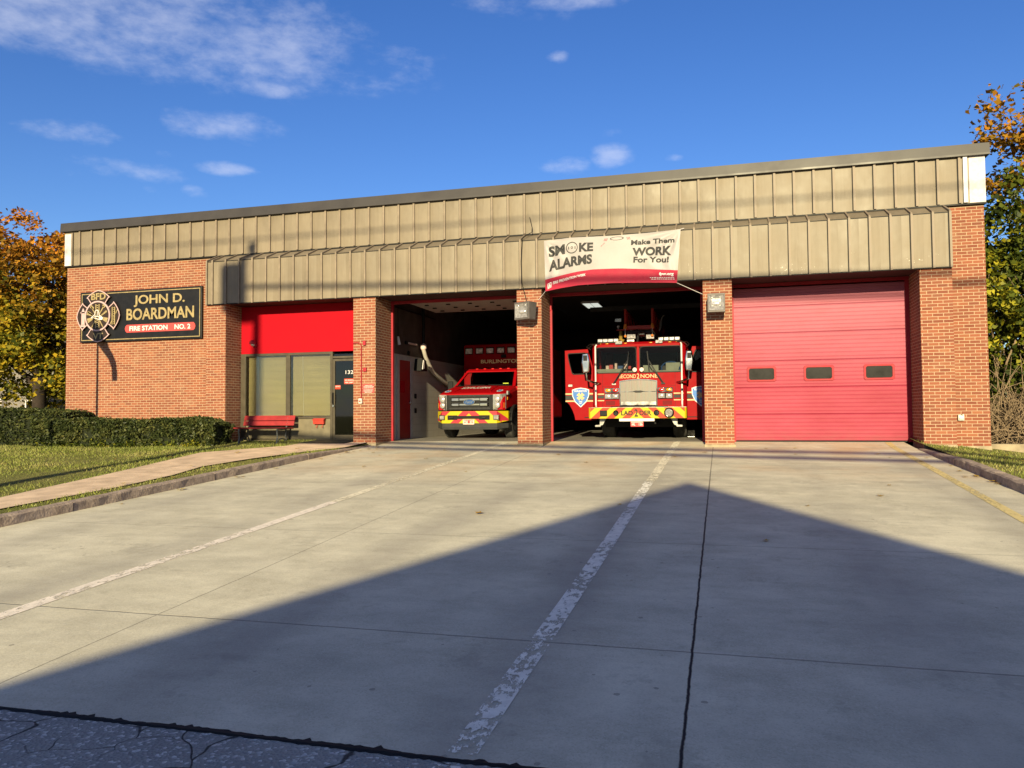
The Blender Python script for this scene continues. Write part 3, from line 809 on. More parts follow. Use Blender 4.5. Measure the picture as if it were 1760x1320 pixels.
walk_poly = wl+wr[::-1]
pts = []
while len(pts) < 42000:
    x, y = -20+11.42*rng.random(), -10.8+11.4*rng.random()
    if y > .55 or (x > -10.2 and y > -.3): continue
    edge = inside(x+.05, y, walk_poly) != inside(x-.05, y, walk_poly)
    if inside(x, y, walk_poly) and not edge: continue
    pts.append((x, y, zl(x, y)-.005))
blades('left_grass', np.array(pts), .045)
pts = []
while len(pts) < 9000:
    x, y = 3.99+5*rng.random(), -6.5+7.2*rng.random()
    if y > .45 and x < 5.5: continue
    pts.append((x, y, zr(x, y)-.005))
blades('right_grass', np.array(pts), .045)

# ------------------------------------------------------------------ fire station
FS = thing('fire_station', 'long low brick fire station with tan metal fascia and three vehicle bays', 'fire station', (-6, .5, 0))
PIL = [(-13.25, -12.65), (-8.94, -8.333), (-4.67, -4.07), (-.365, .26), (4.035, 4.65)]
MB().box(-18.33, -13.25, .5, .8, -.3, 5.06).build('brick_wall', 'brick', FS)
MB().box(4.65, 5.42, .5, .8, -.06, 5.06).build('brick_wall', 'brick', FS)
MB().box(-18.33, -18.03, .8, 18, -.5, 5.06).build('side_wall', 'brick', FS)
MB().box(5.12, 5.42, .8, 18, -.5, 5.06).build('side_wall', 'brick', FS)
MB().box(-18.03, 5.12, 17.7, 18, -.5, 5.06).build('rear_wall', 'brick', FS)
for i, (a, b) in enumerate(PIL):
    MB().box(a, b, 0, .70 if i == 0 else .95, -.02, 3.655).build('brick_pillar', 'brick', FS)
for (a, b, y0, y1, z0, z1) in ((-13.27, -12.63, -.015, .71, -.2, -.02), (-8.96, -8.32, -.015, .96, -.2, -.02), (-4.68, -4.06, -.012, .96, -.2, -.02),
                               (-.385, .285, -.02, .96, -.2, -.02), (4.03, 4.66, -.015, .96, -.32, -.02), (4.665, 5.435, .485, .8, -.45, -.06)):
    MB().box(a, b, y0, y1, z0, z1).build('foundation_block', 'foundation', FS, bevel=.012)
# upper fascia: sheet, standing seams
mb = MB().box(-18.36, 5.44, .44, .82, 5.07, 6.10)
mb.build('upper_fascia', 'fascia', FS)
mb = MB(); k = -34; seams_u = []
x = -4.157-.414*34
while x < 5.0:
    if x > -18.0: seams_u.append(x)
    x += .414
for x in seams_u: mb.box(x-.022, x+.026, .395, .437, 5.075, 6.06); mb.box(x-.040, x-.023, .432, .4385, 5.08, 6.06, 1)  # seam rib, plus a black strip painting the shadow line at its left
mb.build('upper_seams', ['seam', 'black'], FS)
MB().box(-18.37, 5.45, .425, .8, 5.035, 5.067).build('drip_edge', 'black2', FS)
# lower fascia with its sloped top
mb = MB().prism([(-.05, 3.66), (-.05, 4.80), (.437, 5.03), (.437, 3.75), (.02, 3.66)], 'x', -13.22, 4.65)
mb.build('lower_fascia', 'fascia', FS)
mb = MB(); x = -4.157-.4027*22
seams_l = []
while x < 4.6:
    if x > -13.1: seams_l.append(x)
    x += .4027
for x in seams_l+[-13.195, 4.625]:
    mb.box(x-.020, x+.024, -.092, -.053, 3.645, 4.80); mb.box(x-.038, x-.021, -.058, -.0515, 3.66, 4.79, 1)  # thin black box beside each rib stands for its shadow line
    mb.prism([(-.092, 4.80), (-.053, 4.80), (.437, 5.032), (.437, 5.068), (-.08, 4.835)], 'x', x-.018, x+.018)
mb.build('lower_seams', ['seam', 'black'], FS)
mb = MB().box(-13.22, 4.65, -.058, -.045, 4.785, 4.803)
mb.box(-13.22, 4.65, -.062, -.045, 3.64, 3.662)
mb.build('fold_line', 'black2', FS)
MB().box(-13.2, 4.63, -.04, 1.04, 3.66, 3.70).build('soffit', plain('dark_soffit', (.045, .02, .018), .7), FS)
# roof and its metal edge
MB().box(-18.3, 5.4, .8, 18, 5.06, 5.2).build('roof', 'shingle', FS)
mb = MB().prism([(.34, 6.06), (.34, 6.10), (.36, 6.31), (.9, 6.33), (.9, 6.06)], 'x', -18.45, 5.52)
mb.build('roof_edge', 'cap', FS)
MB().box(-18.45, -18.2, .9, 18, 6.1, 6.33).build('roof_edge', 'cap', FS)
MB().box(5.3, 5.52, .9, 18, 6.1, 6.33).build('roof_edge', 'cap', FS)
mb = MB().box(-18.36, 5.44, .82, .9, 5.2, 6.06); mb.box(-18.36, -18.2, .9, 18, 5.06, 6.1); mb.box(5.28, 5.44, .9, 18, 5.06, 6.1)
mb.build('parapet', 'seam', FS)
for (a, b) in ((-18.365, -18.12), (5.14, 5.446)):
    o = MB().box(a, b, .432, .60, 5.075, 6.0 if a < 0 else 6.06).build('end_panel', 'white_metal', FS)
    o['label'] = 'bare white metal panel where the tan paint is gone'
MB().box(5.02, 5.10, .39, .436, 5.08, 6.06).build('end_batten', 'white', FS)
MB().box(-18.10, -18.05, .39, .436, 5.08, 6.02).build('end_batten', 'seam', FS)
# interior of the vehicle bays
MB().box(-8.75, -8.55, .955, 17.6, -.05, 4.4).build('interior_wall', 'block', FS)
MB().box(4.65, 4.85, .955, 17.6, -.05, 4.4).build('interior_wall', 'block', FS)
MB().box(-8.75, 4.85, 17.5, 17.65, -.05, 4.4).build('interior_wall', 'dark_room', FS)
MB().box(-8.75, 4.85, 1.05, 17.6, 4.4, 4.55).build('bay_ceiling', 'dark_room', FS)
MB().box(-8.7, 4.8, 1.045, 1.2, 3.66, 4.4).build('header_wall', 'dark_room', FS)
for (a, b) in ((-8.333, -4.67), (-4.07, -.365), (.26, 4.035)):
    MB().box(a, b,   .93, 1.06, 3.59, 3.655).build('door_header', 'red_frame', FS)
    MB().box(a-.002, a+.05, .952, 1.03, 0, 3.59).build('door_jamb', 'red_frame', FS)
    MB().box(b-.08, b+.002, .952, 1.03, 0, 3.59).build('door_jamb', 'red_frame', FS)
# raised overhead doors lying under the ceiling of the open bays
for (a, b, zr_) in ((-8.15, -4.72, 3.61), (-4.0, -.45, 4.02)):
    d = MB().box(a+.25, b-.1, 1.12, 3.1, zr_, zr_+.05).build('raised_door', 'slab_ceiling', FS)
    for x in np.linspace(a+.6, b-.4, 5):
        for y in (1.5, 2.1, 2.7): MB().box(x-.05, x+.05, y-.03, y+.03, zr_-.028, zr_-.003).build('hinge', 'black', d)
    for x in (a-.34, b+.02):
        MB().tube([(x, 1.08, .1), (x, 1.08, 3.2), (x, 1.25, 3.5), (x, 1.5, 3.6), (x, 4.6, 3.62)], .022, 6).build('door_track', 'black', FS)
MB().box(-3.6, -.4, 4.2, 4.32, 3.60, 3.72).build('door_beam', 'trim_grey', FS)
# closed overhead door of the third bay
GD = MB()
def ribbed(z0, z1):
    prof = []; n = 7; h = (z1-z0)/n
    for i in range(n):
        a = z0+i*h
        prof += [(1.0, a+.004), (1.0, a+h*.62), (1.005, a+h*.70), (1.005, a+h*.80), (1.0, a+h*.88)]
    prof[0] = (1.012, z0); prof.insert(1, (1.0, z0+.012))
    prof.append((1.0, z1-.012)); prof.append((1.012, z1-.001))
    return prof
zz = [.03, .637, 1.2537, 1.867, 2.508, 3.1247, 3.56]
for a, b in zip(zz[:-1], zz[1:]):
    p = ribbed(a, b)+[(1.05, b-.001), (1.05, a)]
    GD.prism(p, 'x', .31, 3.955)
gd = GD.build('garage_door', 'red_door', FS)
MB().box(.31, 3.955, 1.0, 1.05, 0.004, .03).build('bottom_seal', 'black', gd)
for (a, b) in ((.58, 1.22), (1.82, 2.46), (3.08, 3.71)):
    rr = lambda x0, x1, z0, z1, r: [(x0+r, z0), (x1-r, z0), (x1, z0+r), (x1, z1-r), (x1-r, z1), (x0+r, z1), (x0, z1-r), (x0, z0+r)]
    w = MB().ring(rr(a, b, 1.385, 1.735, .03), rr(a+.045, b-.045, 1.43, 1.69, .03), 'y', .978, 1.02).build('window_frame', 'red_frame', gd, bevel=.006)
    MB().box(a+.04, b-.04, .99, .999, 1.425, 1.695).build('pane', 'pane_dim', gd)
# entry
MB().box(-12.65, -8.94, .70, .76, 2.37, 3.655).build('red_panel', 'red_paint', FS)
MB().box(-12.65, -8.94, .55, .98, -.2, .028).build('entry_sill', 'foundation', FS, bevel=.01)
mb = MB()
mb.box(-12.645, -12.50, .67, .76, .03, 2.365); mb.box(-12.50, -9.88, .67, .76, 2.30, 2.365)
mb.box(-11.265, -11.145, .67, .76, .03, 2.30); mb.box(-9.95, -9.88, .67, .76, .03, 2.30)
mb.box(-12.50, -11.265, .67, .76, .60, .66); mb.box(-11.145, -9.95, .67, .76, .60, .66); mb.box(-12.5, -9.95, .67, .76, .03, .075)
ef = mb.build('window_frame', 'alum_frame', FS, bevel=.004)
for (a, b) in ((-12.50, -11.265), (-11.145, -9.95)):
    MB().box(a, b, .70, .708, .66, 2.30).build('window_pane', 'glass', FS)
    mb = MB()
    for i in range(62):
        z = .68+i*.0262; s_ = .004*math.sin(i*.9)+.003*rng.random()
        mb.prism([(.80+s_, z), (.803+s_, z-.002), (.812+s_, z+.024), (.809+s_, z+.026)], 'x', a+.02, b-.02)
    mb.box(a+.02, b-.02, .80, .815, 2.28, 2.30)
    bl = mb.build('window_blind', 'blind', FS)
    MB().tube([(a+.32, .79, 2.28), (a+.34, .79, 1.4), (a+.35, .79, .7)], .003, 5).build('blind_cord', 'white', bl)
    MB().box(a, b, .705, .72, .075, .60).build('lower_panel', 'tan_panel', FS)
mb = MB().frame(-9.88, -8.95, .03, 2.17, .06, .69, .74)
mb.box(-9.82, -9.0, .69, .74, .09, .17)
ed = mb.build('entrance_door', 'alum_frame', FS)
MB().box(-9.82, -9.01, .71, .716, .17, 2.11).build('door_glass', 'glass_dark', ed)
MB().box(-9.88, -8.95, .69, .74, 2.19, 2.24).build('transom_bar', 'alum_frame', FS)
MB().box(-9.88, -8.95, .715, .72, 2.24, 2.30).build('transom_pane', 'glass_dark', FS)
MB().tube([(-9.86, .655, .98), (-9.86, .62, 1.02), (-9.86, .62, 1.24), (-9.86, .655, 1.28)], .013, 6).build('door_handle', 'black', ed)
MB().lathe((-9.86, .66, .93), [(.028, 0), (.032, .01), (.02, .03)], 'y', 14).build('door_lock', 'chrome', ed)
mb = MB(); put_text(mb, '132', -9.52, -9.30, 1.765, 1.86, .706); mb.build('street_number', 'white', ed)
def sticker(x0, x1, z0, z1, rows):
    m_ = MB().box(x0, x1, .703, .707, z0, z1)
    for (t, a, b) in rows: put_text(m_, t, x0+(x1-x0)*.08, x1-(x1-x0)*.08, z0+(z1-z0)*a, z0+(z1-z0)*b, .7015, .01, 1)
    return m_.build('door_sticker', ['orange_red', 'white'], ed)
sticker(-9.56, -9.25, 1.50, 1.645, [('NO SMOKING', .55, .85), ('FIRE DEPT', .15, .4)])
sticker(-9.82, -9.66, 1.37, 1.475, [('NOTICE', .5, .85)])
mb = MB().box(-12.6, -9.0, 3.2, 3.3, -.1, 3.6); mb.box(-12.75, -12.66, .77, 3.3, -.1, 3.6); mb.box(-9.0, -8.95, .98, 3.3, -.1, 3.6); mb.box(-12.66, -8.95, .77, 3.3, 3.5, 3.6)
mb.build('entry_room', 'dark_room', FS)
# interior doorway in the first bay
mb = MB().box(-8.55, -8.515, 1.76, 1.92, 0, 2.30); mb.box(-8.55, -8.515, 2.72, 2.88, 0, 2.30); mb.box(-8.55, -8.515, 1.92, 2.72, 2.2, 2.30)
mb.build('inner_door_frame', plain('pale_door_frame', (.30, .30, .31), .5), FS)
idr = MB().box(-8.55, -8.535, 1.92, 2.72, .02, 2.2).build('inner_door', plain('inner_red_door', (.22, .012, .014), .4), FS)
MB().ball((-8.51, 2.65, 1.02), .03).build('door_knob', 'chrome', idr, smooth=True)
MB().box(-8.535, -8.527, 2.02, 2.3, 1.30, 1.62).build('door_notice', 'red_paint', idr)

# ------------------------------------------------------------------ name sign with its emblem
SG = thing('name_sign', 'black station name board with gold lettering and a fire emblem at its left end', 'sign', (-15.74, .45, 2.82))
MB().box(-17.77, -13.71, .42, .495, 2.82, 4.265).build('board', 'sign_black', SG, bevel=.006)
mb = MB().frame(-17.72, -13.76, 2.87, 4.215, .022, .414, .419); mb.build('border_line', 'gold', SG)
mb = MB()
put_text(mb, 'JOHN D.', -15.93, -14.25, 3.77, 4.10, .408, .022, thick=.012)
put_text(mb, 'BOARDMAN', -16.17, -13.95, 3.40, 3.73, .408, .022, thick=.012)
mb.build('gold_lettering', 'gold', SG)
e = .045
MB().prism([(-16.20+e, 3.055), (-13.92-e, 3.055), (-13.92, 3.10), (-13.90, 3.165), (-13.92, 3.23), (-13.92-e, 3.275), (-16.20+e, 3.275), (-16.20, 3.23), (-16.22, 3.165), (-16.20, 3.10)], 'y', .408, .419).build('red_ribbon', 'sign_red', SG)
mb = MB(); put_text(mb, 'FIRE STATION', -16.06, -14.80, 3.098, 3.232, .405, .024); put_text(mb, 'NO. 2', -14.57, -14.06, 3.098, 3.232, .405, .024)
mb.build('white_lettering', 'white', SG)
for x in (-15.9, -15.3): MB().ball((x, .413, 2.845), .012).build('screw', 'steel', SG)
# the emblem: a four-armed cross of flared arms round a ring
EC = (-17.09, 3.555); EY = .36
def arm(a0, k=1.0, half=.37, rin=.33, rout=.60, tip=.745):
    pts = []
    def P(r, t): return (EC[0]+r*math.cos(t), EC[1]+r*math.sin(t))
    L = lambda u, v: (EC[0]+u*math.cos(a0)-v*math.sin(a0), EC[1]+u*math.sin(a0)+v*math.cos(a0))
    s = .47*k
    pts.append(L(.24, -.16*k)); pts.append(L(.505, -.335*k-(.02 if k > 0 else 0)))
    for i in range(9):
        v = -1+2*i/8; pts.append(L(.53+(tip-.53)*(1-abs(v)**1.7), v*s*.86))
    pts.append(L(.505, .335*k+.02)); pts.append(L(.24, .16*k))
    return pts
def shrink(pts, w):
    cx = sum(p[0] for p in pts)/len(pts); cz = sum(p[1] for p in pts)/len(pts)
    out = []
    n = len(pts)
    for i, p in enumerate(pts):
        a = Vector(pts[i-1]); b = Vector(p); c = Vector(pts[(i+1) % n])
        n1 = Vector((-(b-a).y, (b-a).x)).normalized(); n2 = Vector((-(c-b).y, (c-b).x)).normalized()
        m_ = n1+n2
        m_ = m_/max(.35, m_.length_squared)*2 if m_.length > 1e-4 else n1
        q = b+m_*w
        out.append((q.x, q.y))
    return out
em = MB(); rim = MB()
for a0 in (0, math.pi/2, math.pi, 1.5*math.pi):
    p = arm(a0)
    em.prism(p, 'y', EY, .418)
    rim.ring(p, shrink(p, .026), 'y', EY-.012, EY+.002)
em.build('emblem_cross', 'sign_brown', SG)
rim.build('emblem_rim', 'pinkish', SG)
MB().lathe((EC[0], EY-.02, EC[1]), [(.40, 0), (.40, .08)], 'y', 48).build('emblem_disc', 'sign_brown', SG)
mb = MB(); N = 48
mb.ring([(EC[0]+.435*math.cos(2*math.pi*i/N), EC[1]+.435*math.sin(2*math.pi*i/N)) for i in range(N)], [(EC[0]+.392*math.cos(2*math.pi*i/N), EC[1]+.392*math.sin(2*math.pi*i/N)) for i in range(N)], 'y', EY-.035, EY+.0)
mb.build('emblem_ring', 'pinkish', SG)
mb = MB(); y = EY-.026
def bar(p, q, w0, w1, mi=0, yy=None):
    a = Vector(p); b = Vector(q); d = (b-a).normalized(); n = Vector((-d.y, d.x))
    mb.prism([tuple(a+n*w0), tuple(a-n*w0), tuple(b-n*w1), tuple(b+n*w1)], 'y', (y if yy is None else yy)-.006, y, mi)
cx, cz = EC
for sx in (-.055, .055): bar((cx+sx, cz-.34), (cx+sx, cz+.34), .018, .018)
for i in range(-5, 6):
    if abs(i) > 1: bar((cx-.05, cz+i*.06), (cx+.05, cz+i*.06), .011, .011)
for sx in (-1, 1):
    bar((cx+sx*.08, cz-.03), (cx+sx*.34, cz-.13), .018, .07)
    bar((cx+sx*.08, cz-.02), (cx+sx*.32, cz+.13), .016, .03)
    bar((cx+sx*.06, cz+.04), (cx+sx*.22, cz+.28), .016, .016)
    bar((cx+sx*.06, cz-.1), (cx+sx*.2, cz-.33), .018, .012)
bar((cx-.24, cz+.29), (cx-.13, cz+.22), .045, .03)
bar((cx+.25, cz+.24), (cx+.18, cz+.32), .04, .02)
bar((cx-.36, cz+.10), (cx-.1, cz+.0), .055, .012)
put_text(mb, 'BFD', cx-.25, cx+.25, cz+.47, cz+.66, EY-.004, .03)
put_text(mb, 'VT', cx-.17, cx+.17, cz-.66, cz-.48, EY-.004, .03)
for sx in (.50, .585): bar((cx+sx, cz-.26), (cx+sx, cz+.24), .016, .016, yy=EY-.005)
y = EY-.001
for i in range(-4, 5): bar((cx+.50, cz+i*.055), (cx+.585, cz+i*.055), .008, .008)
bar((cx+.42, cz-.24), (cx+.68, cz+.19), .012, .012)
mb.build('gold_tools', 'gold', SG)
mb = MB(); y = EY-.001
bar((cx-.60, cz-.26), (cx-.44, cz-.26), .03, .03); bar((cx-.52, cz-.24), (cx-.52, cz+.14), .058, .058); bar((cx-.61, cz+.12), (cx-.43, cz+.12), .018, .018); bar((cx-.52, cz+.14), (cx-.52, cz+.24), .055, .012)
mb.build('hydrant_figure', 'pinkish', SG)
mb = MB()
hat = [(-.2, -.03), (-.12, .02), (-.085, .05), (-.07, .14), (-.02, .18), (.04, .165), (.075, .10), (.085, .03), (.2, -.05), (.19, -.11), (.08, -.12), (-.03, -.08), (-.13, -.06), (-.2, -.06)]
hp = [(cx+a, cz+b) for a, b in hat][::-1]
mb.ring(hp, shrink(hp, .02), 'y', EY-.048, EY-.034)
y = EY-.034; bar((cx-.1, cz+.0), (cx+.1, cz-.03), .01, .01); bar((cx+.0, cz+.0), (cx+.02, cz+.13), .008, .008); bar((cx+.07, cz-.06), (cx+.17, cz-.07), .022, .03)
mb.build('helmet_figure', 'white', SG)

# ------------------------------------------------------------------ banner
BN = thing('banner', 'white and red cloth banner about smoke alarms hung over the middle bay', 'banner', (-2.4, -.15, 3.6))
top = [(-3.96, 4.74), (-3.31, 4.775), (-2.85, 4.765), (-2.35, 4.75), (-1.57, 4.765), (-.82, 4.80)]
bot = [(-3.94, 3.55), (-3.55, 3.605), (-3.16, 3.645), (-2.36, 3.66), (-1.58, 3.63), (-.92, 3.59)]
tu = [0, .207, .354, .513, .761, 1]; bu = [0, .13, .258, .523, .781, 1]
def BS(u, v, off=0):           # v from the top edge down
    tx = np.interp(u, tu, [p[0] for p in top]); tz = np.interp(u, tu, [p[1] for p in top])
    bx = np.interp(u, bu, [p[0] for p in bot]); bz = np.interp(u, bu, [p[1] for p in bot])
    x, z = tx+(bx-tx)*v, tz+(bz-tz)*v
    # tension folds running in from the corners
    y = -.135
    for (cu_, cv_, s_) in ((0, 0, 1), (1, 0, 1.3), (0, 1, .8), (1, 1, .8)):
        du, dv = (u-cu_)*3.1, (v-cv_)*1.15
        r = math.hypot(du, dv)+1e-6
        y += .012*s_*math.sin(math.atan2(dv, du)*13)*min(1, r*2)*math.exp(-r*1.1)
    y += .018*math.sin(u*9+v*2)*v-.03*v*math.sin(math.pi*u)
    return (x, y-off, z)
NU, NV = 96, 36
mb = MB()
for j in range(NV+1):
    for i in range(NU+1): mb.v.append(BS(i/NU, j/NV))
def bandv(u): return np.interp(u, [0, .37, .6, 1], [.77, .690, .700, .766])
for j in range(NV):
    for i in range(NU):
        a = j*(NU+1)+i; mb.f.append((a, a+1, a+NU+2, a+NU+1)); mb.m.append(0)
cloth = mb.build('cloth', 'banner_white', BN, fix=False, smooth=True)
mb = MB(); n2 = 12
for j in range(n2+1):
    for i in range(NU+1):
        u = i/NU; b0 = bandv(u); mb.v.append(BS(u, b0+(1-b0)*j/n2, .004))
for j in range(n2):
    for i in range(NU):
        a = j*(NU+1)+i; mb.f.append((a, a+1, a+NU+2, a+NU+1)); mb.m.append(0)
mb.build('red_band', 'banner_red', BN, fix=False, smooth=True)
def btext(mb, s, u0, u1, vb0, vb1, vt0, vt1, bold, mi=0, tilt=0):
    put_text(mb, s, 0, 1, 0, 1, 0, bold, mi, fn=lambda a, b: BS(u0+(u1-u0)*a+tilt*b, (vb0+(vb1-vb0)*a)*(1-b)+(vt0+(vt1-vt0)*a)*b, .009))
mb = MB()
btext(mb, 'SM', .033, .158, .345, .318, .13, .115, .045)
btext(mb, 'KE', .265, .372, .305, .305, .115, .122, .045)
btext(mb, 'ALARMS', .033, .365, .63, .565, .405, .365, .045)
btext(mb, 'Make Them', .65, .962, .225, .238, .120, .145, .03)
btext(mb, 'WORK', .662, .945, .445, .478, .285, .293, .045)
btext(mb, 'For You!', .672, .93, .588, .615, .465, .50, .035)
N = 30
for (ro, ri) in ((1.0, .87), (.20, .12)):
    o = len(mb.v)
    for r_ in (ro, ri):
        for i in range(N):
            t = 2*math.pi*i/N; mb.v.append(BS(.211+.044*r_*math.cos(t), .205+.118*r_*math.sin(t), .009))
    for i in range(N): mb.f.append((o+i, o+(i+1) % N, o+N+(i+1) % N, o+N+i)); mb.m.append(0)
for du in (-.024, .024):
    mb.add([BS(.211+du-.003, .18, .009), BS(.211+du+.003, .18, .009), BS(.211+du+.003, .235, .009), BS(.211+du-.003, .235, .009)], [(0, 1, 2, 3)])
mb.build('black_lettering', 'charcoal', BN, fix=False)
mb = MB(); N = 26; o = 0
for r_ in (1.0, .86):
    for i in range(N):
        t = 2*math.pi*i/N; mb.v.append(BS(.545+.050*r_*math.cos(t), .062+.036*r_*math.sin(t), .009))
for i in range(N): mb.f.append((i, (i+1) % N, N+(i+1) % N, N+i)); mb.m.append(0)
for (u0, v0, du, dv) in ((.475, .05, -.008, .05), (.466, .05, -.008, .05), (.457, .05, -.008, .05), (.615, .05, .008, .05), (.624, .05, .008, .05), (.633, .05, .008, .05), (.50, .125, .03, .0), (.50, .145, .03, .0), (.455, .14, -.012, .03), (.44, .18, -.012, .03)):
    mb.add([BS(u0, v0, .009), BS(u0+.003, v0, .009), BS(u0+du+.003, v0+dv+.004, .009), BS(u0+du, v0+dv+.004, .009)], [(0, 1, 2, 3)], 1)
mb.build('alarm_drawing', ['charcoal', 'banner_red'], BN, fix=False)
mb = MB()
btext(mb, 'FIRE PREVENTION WEEK', .062, .318, .895, .815, .838, .765, .03)
btext(mb, 'fpw.org', .865, .972, .872, .88, .80, .80, .04)
for k, (u0, v0) in enumerate(((.80, .895), (.81, .925))):
    uu = u0
    while uu < .975:
        w_ = .006+.012*rng.random(); mb.add([BS(uu, v0, .009), BS(uu+w_, v0, .009), BS(uu+w_, v0+.012, .009), BS(uu, v0+.012, .009)], [(0, 1, 2, 3)]); uu += w_+.004
q = [(.018, .862), (.05, .835), (.05, .915), (.018, .945)]
qi = [(.023, .873), (.045, .855), (.045, .903), (.023, .925)]
o = len(mb.v); mb.v += [BS(*p, .009) for p in q]+[BS(*p, .009) for p in qi]
for i in range(4): mb.f.append((o+i, o+(i+1) % 4, o+4+(i+1) % 4, o+4+i)); mb.m.append(0)
mb.add([BS(.034, .868, .009), BS(.041, .89, .009), BS(.036, .912, .009), BS(.029, .91, .009), BS(.027, .893, .009)], [(0, 1, 2, 3, 4)])
mb.add([BS(.018, .955, .009), BS(.05, .925, .009), BS(.05, .938, .009), BS(.018, .968, .009)], [(0, 1, 2, 3)])
mb.build('white_lettering', 'white', BN, fix=False)
MB().tube([(-.92, -.14, 3.59), (-.4, .1, 3.36), (-.30, -.01, 3.30)], .005, 5).build('tie_cord', 'white', BN)
MB().tube([(-3.94, -.14, 3.55), (-4.0, -.08, 3.5), (-4.14, -.02, 3.37)], .005, 5).build('tie_cord', 'white', BN)
MB().tube([(-.82, -.13, 4.80), (-.75, -.06, 4.83)], .008, 5).build('tie_cord', 'white', BN)

# ------------------------------------------------------------------ flood lights on the pillars
def flood(name, label, loc, yaw, w):
    t = thing(name, label, 'flood light', loc, 'flood lights on the brick pillars')
    m_ = Matrix.Rotation(yaw, 4, 'Z')
    def go(mb_):
        c0 = Vector((0, -.30, 0))
        mb_.v = [tuple(m_ @ (Vector(p)-c0)+c0+Vector(loc)) for p in mb_.v]
        return mb_
    h = .205
    mb = MB().ring([(-w, -h), (w, -h), (w, h), (-w, h)], [(-w*.86, -h*.8), (w*.86, -h*.8), (w*.86, h*.8), (-w*.86, h*.8)], 'y', -.47, -.44)
    mb.loft([[(-w, -.44, -h), (w, -.44, -h), (w, -.44, h), (-w, -.44, h)], [(-w, -.22, -h*.96), (w, -.22, -h*.96), (w, -.16, h), (-w, -.16, h)]])
    go(mb).build('housing', 'lamp_grey', t, bevel=.008)
    mb = MB().add([(-w*.86, -.442, -h*.8), (w*.86, -.442, -h*.8), (w*.86, -.442, h*.8), (-w*.86, -.442, h*.8), (-w*.5, -.443, -h*.35), (w*.5, -.443, -h*.35), (w*.5, -.443, h*.45), (-w*.5, -.443, h*.45)],
                  [(0, 1, 5, 4), (1, 2, 6, 5), (2, 3, 7, 6), (3, 0, 4, 7)])
    for i in range(4, 8): p = mb.v[i]; mb.v[i] = (p[0], -.41, p[2])
    mb.v = [(p[0], p[1]-.035, p[2]) for p in mb.v]
    mb.add([(mb.v[i][0], mb.v[i][1], mb.v[i][2]) for i in range(4, 8)], [(0, 1, 2, 3)])
    go(mb).build('reflector', 'lens', t, fix=False)
    go(MB().ball((0, -.452, -.02), .06, (1.7, .35, .8))).build('bulb', 'bulb', t, smooth=True)
    for s_ in (-1, 1): go(MB().ball((s_*w*.45, -.452, h*.55), .022)).build('glint_stud', 'bulb', t, smooth=True)
    mb = MB().tube([(0, -.03, .17), (0, -.12, .18), (0, -.2, .12)], .035, 8); mb.lathe((0, -.03, .17), [(.06, 0), (.055, .03)], 'y', 14)
    mb.v = [tuple(Vector(p)+Vector(loc)) for p in mb.v]
    mb.build('arm', 'lamp_grey', t)
    return t
flood('flood_light', 'grey box flood light turned to the left, on the pillar beside the ambulance', (-4.37, 0, 3.075), R(-24), .215)
flood('flood_light', 'grey box flood light facing straight out, on the pillar beside the closed red door', (-.075, 0, 3.065), R(0), .185)

# ------------------------------------------------------------------ small things on the front
t = thing('wall_lamp', 'small red dome lamp on the red panel above the entry window', 'wall lamp', (-12.22, .70, 2.62))
MB().lathe((-12.22, .69, 2.60), [(.06, 0), (.055, -.03), (.03, -.05)], 'y', 16).build('back_plate', 'red_frame', t)
MB().lathe((-12.24, .60, 2.66), [(.085, -.03), (.09, .0), (.07, .05), (.03, .075)], 'z', 18).build('shade', 'red_frame', t, smooth=True)
MB().lathe((-12.23, .60, 2.60), [(.06, .02), (.05, -.02), (.02, -.035)], 'z', 14).build('lens', 'bulb', t, smooth=True)
t = thing('alarm_conduit', 'thin red pipe with two red boxes running down the entry pillar', 'conduit', (-8.72, 0, 1.0))
MB().tube([(-8.94, -.02, 2.50), (-8.78, -.02, 2.50), (-8.735, -.02, 2.47), (-8.715, -.02, 2.41), (-8.715, -.02, 1.10)], .013, 8).build('pipe', 'red_frame', t)
MB().box(-8.66, -8.585, -.05, 0, 2.435, 2.545).build('red_box', 'red_frame', t, bevel=.006)
MB().box(-8.655, -8.565, -.05, 0, 1.77, 1.87).build('red_box', 'red_frame', t, bevel=.006)
o = MB().box(-8.77, -8.68, -.07, 0, .97, 1.10).build('call_button', 'plate_white', t, bevel=.008); o['label'] = 'white call box with a red button'
MB().lathe((-8.725, -.07, 1.03), [(.025, .01), (.022, -.015)], 'y', 12).build('red_button', 'red_lens', o)
mb = MB().box(-8.685, -8.365, -.012, 0, 1.235, 1.465)
for k in range(6):
    z = 1.43-k*.03-(.02 if k > 2 else 0); s_ = .05 if k in (0, 5) else .02
    uu = -8.67+s_
    while uu < -8.385-s_:
        w_ = .012+.02*rng.random(); mb.box(uu, min(uu+w_, -8.38), -.0145, -.0125, z-.014, z, 1); uu += w_+.008
tag(mb.build('notice_plate', ['placard', 'plate_white']), 'red notice plate with white print on the entry pillar', 'notice')
t = thing('mailbox', 'small red wall mailbox with two newspaper hooks below the entry window', 'mailbox', (-10.25, .62, .45))
MB().prism([(.70, .455), (.60, .455), (.585, .56), (.615, .60), (.70, .615)], 'x', -10.41, -10.10).build('box', 'mail_red', t, bevel=.004)
MB().prism([(.70, .62), (.57, .575), (.575, .56), (.70, .605)], 'x', -10.425, -10.085).build('lid', 'mail_red', t)
for x in (-10.32, -10.16): MB().tube([(x, .66, .455), (x, .65, .37), (x, .61, .36), (x, .605, .40)], .007, 6).build('hook', 'mail_red', t)
mb = MB().prism([(-10.28, -.35), (-9.02, -.35), (-8.98, .42), (-10.20, .42)], 'z', 0, .015)
mb.v = [(p[0], p[1], p[2]+zg(p[1])+.08) for p in mb.v]
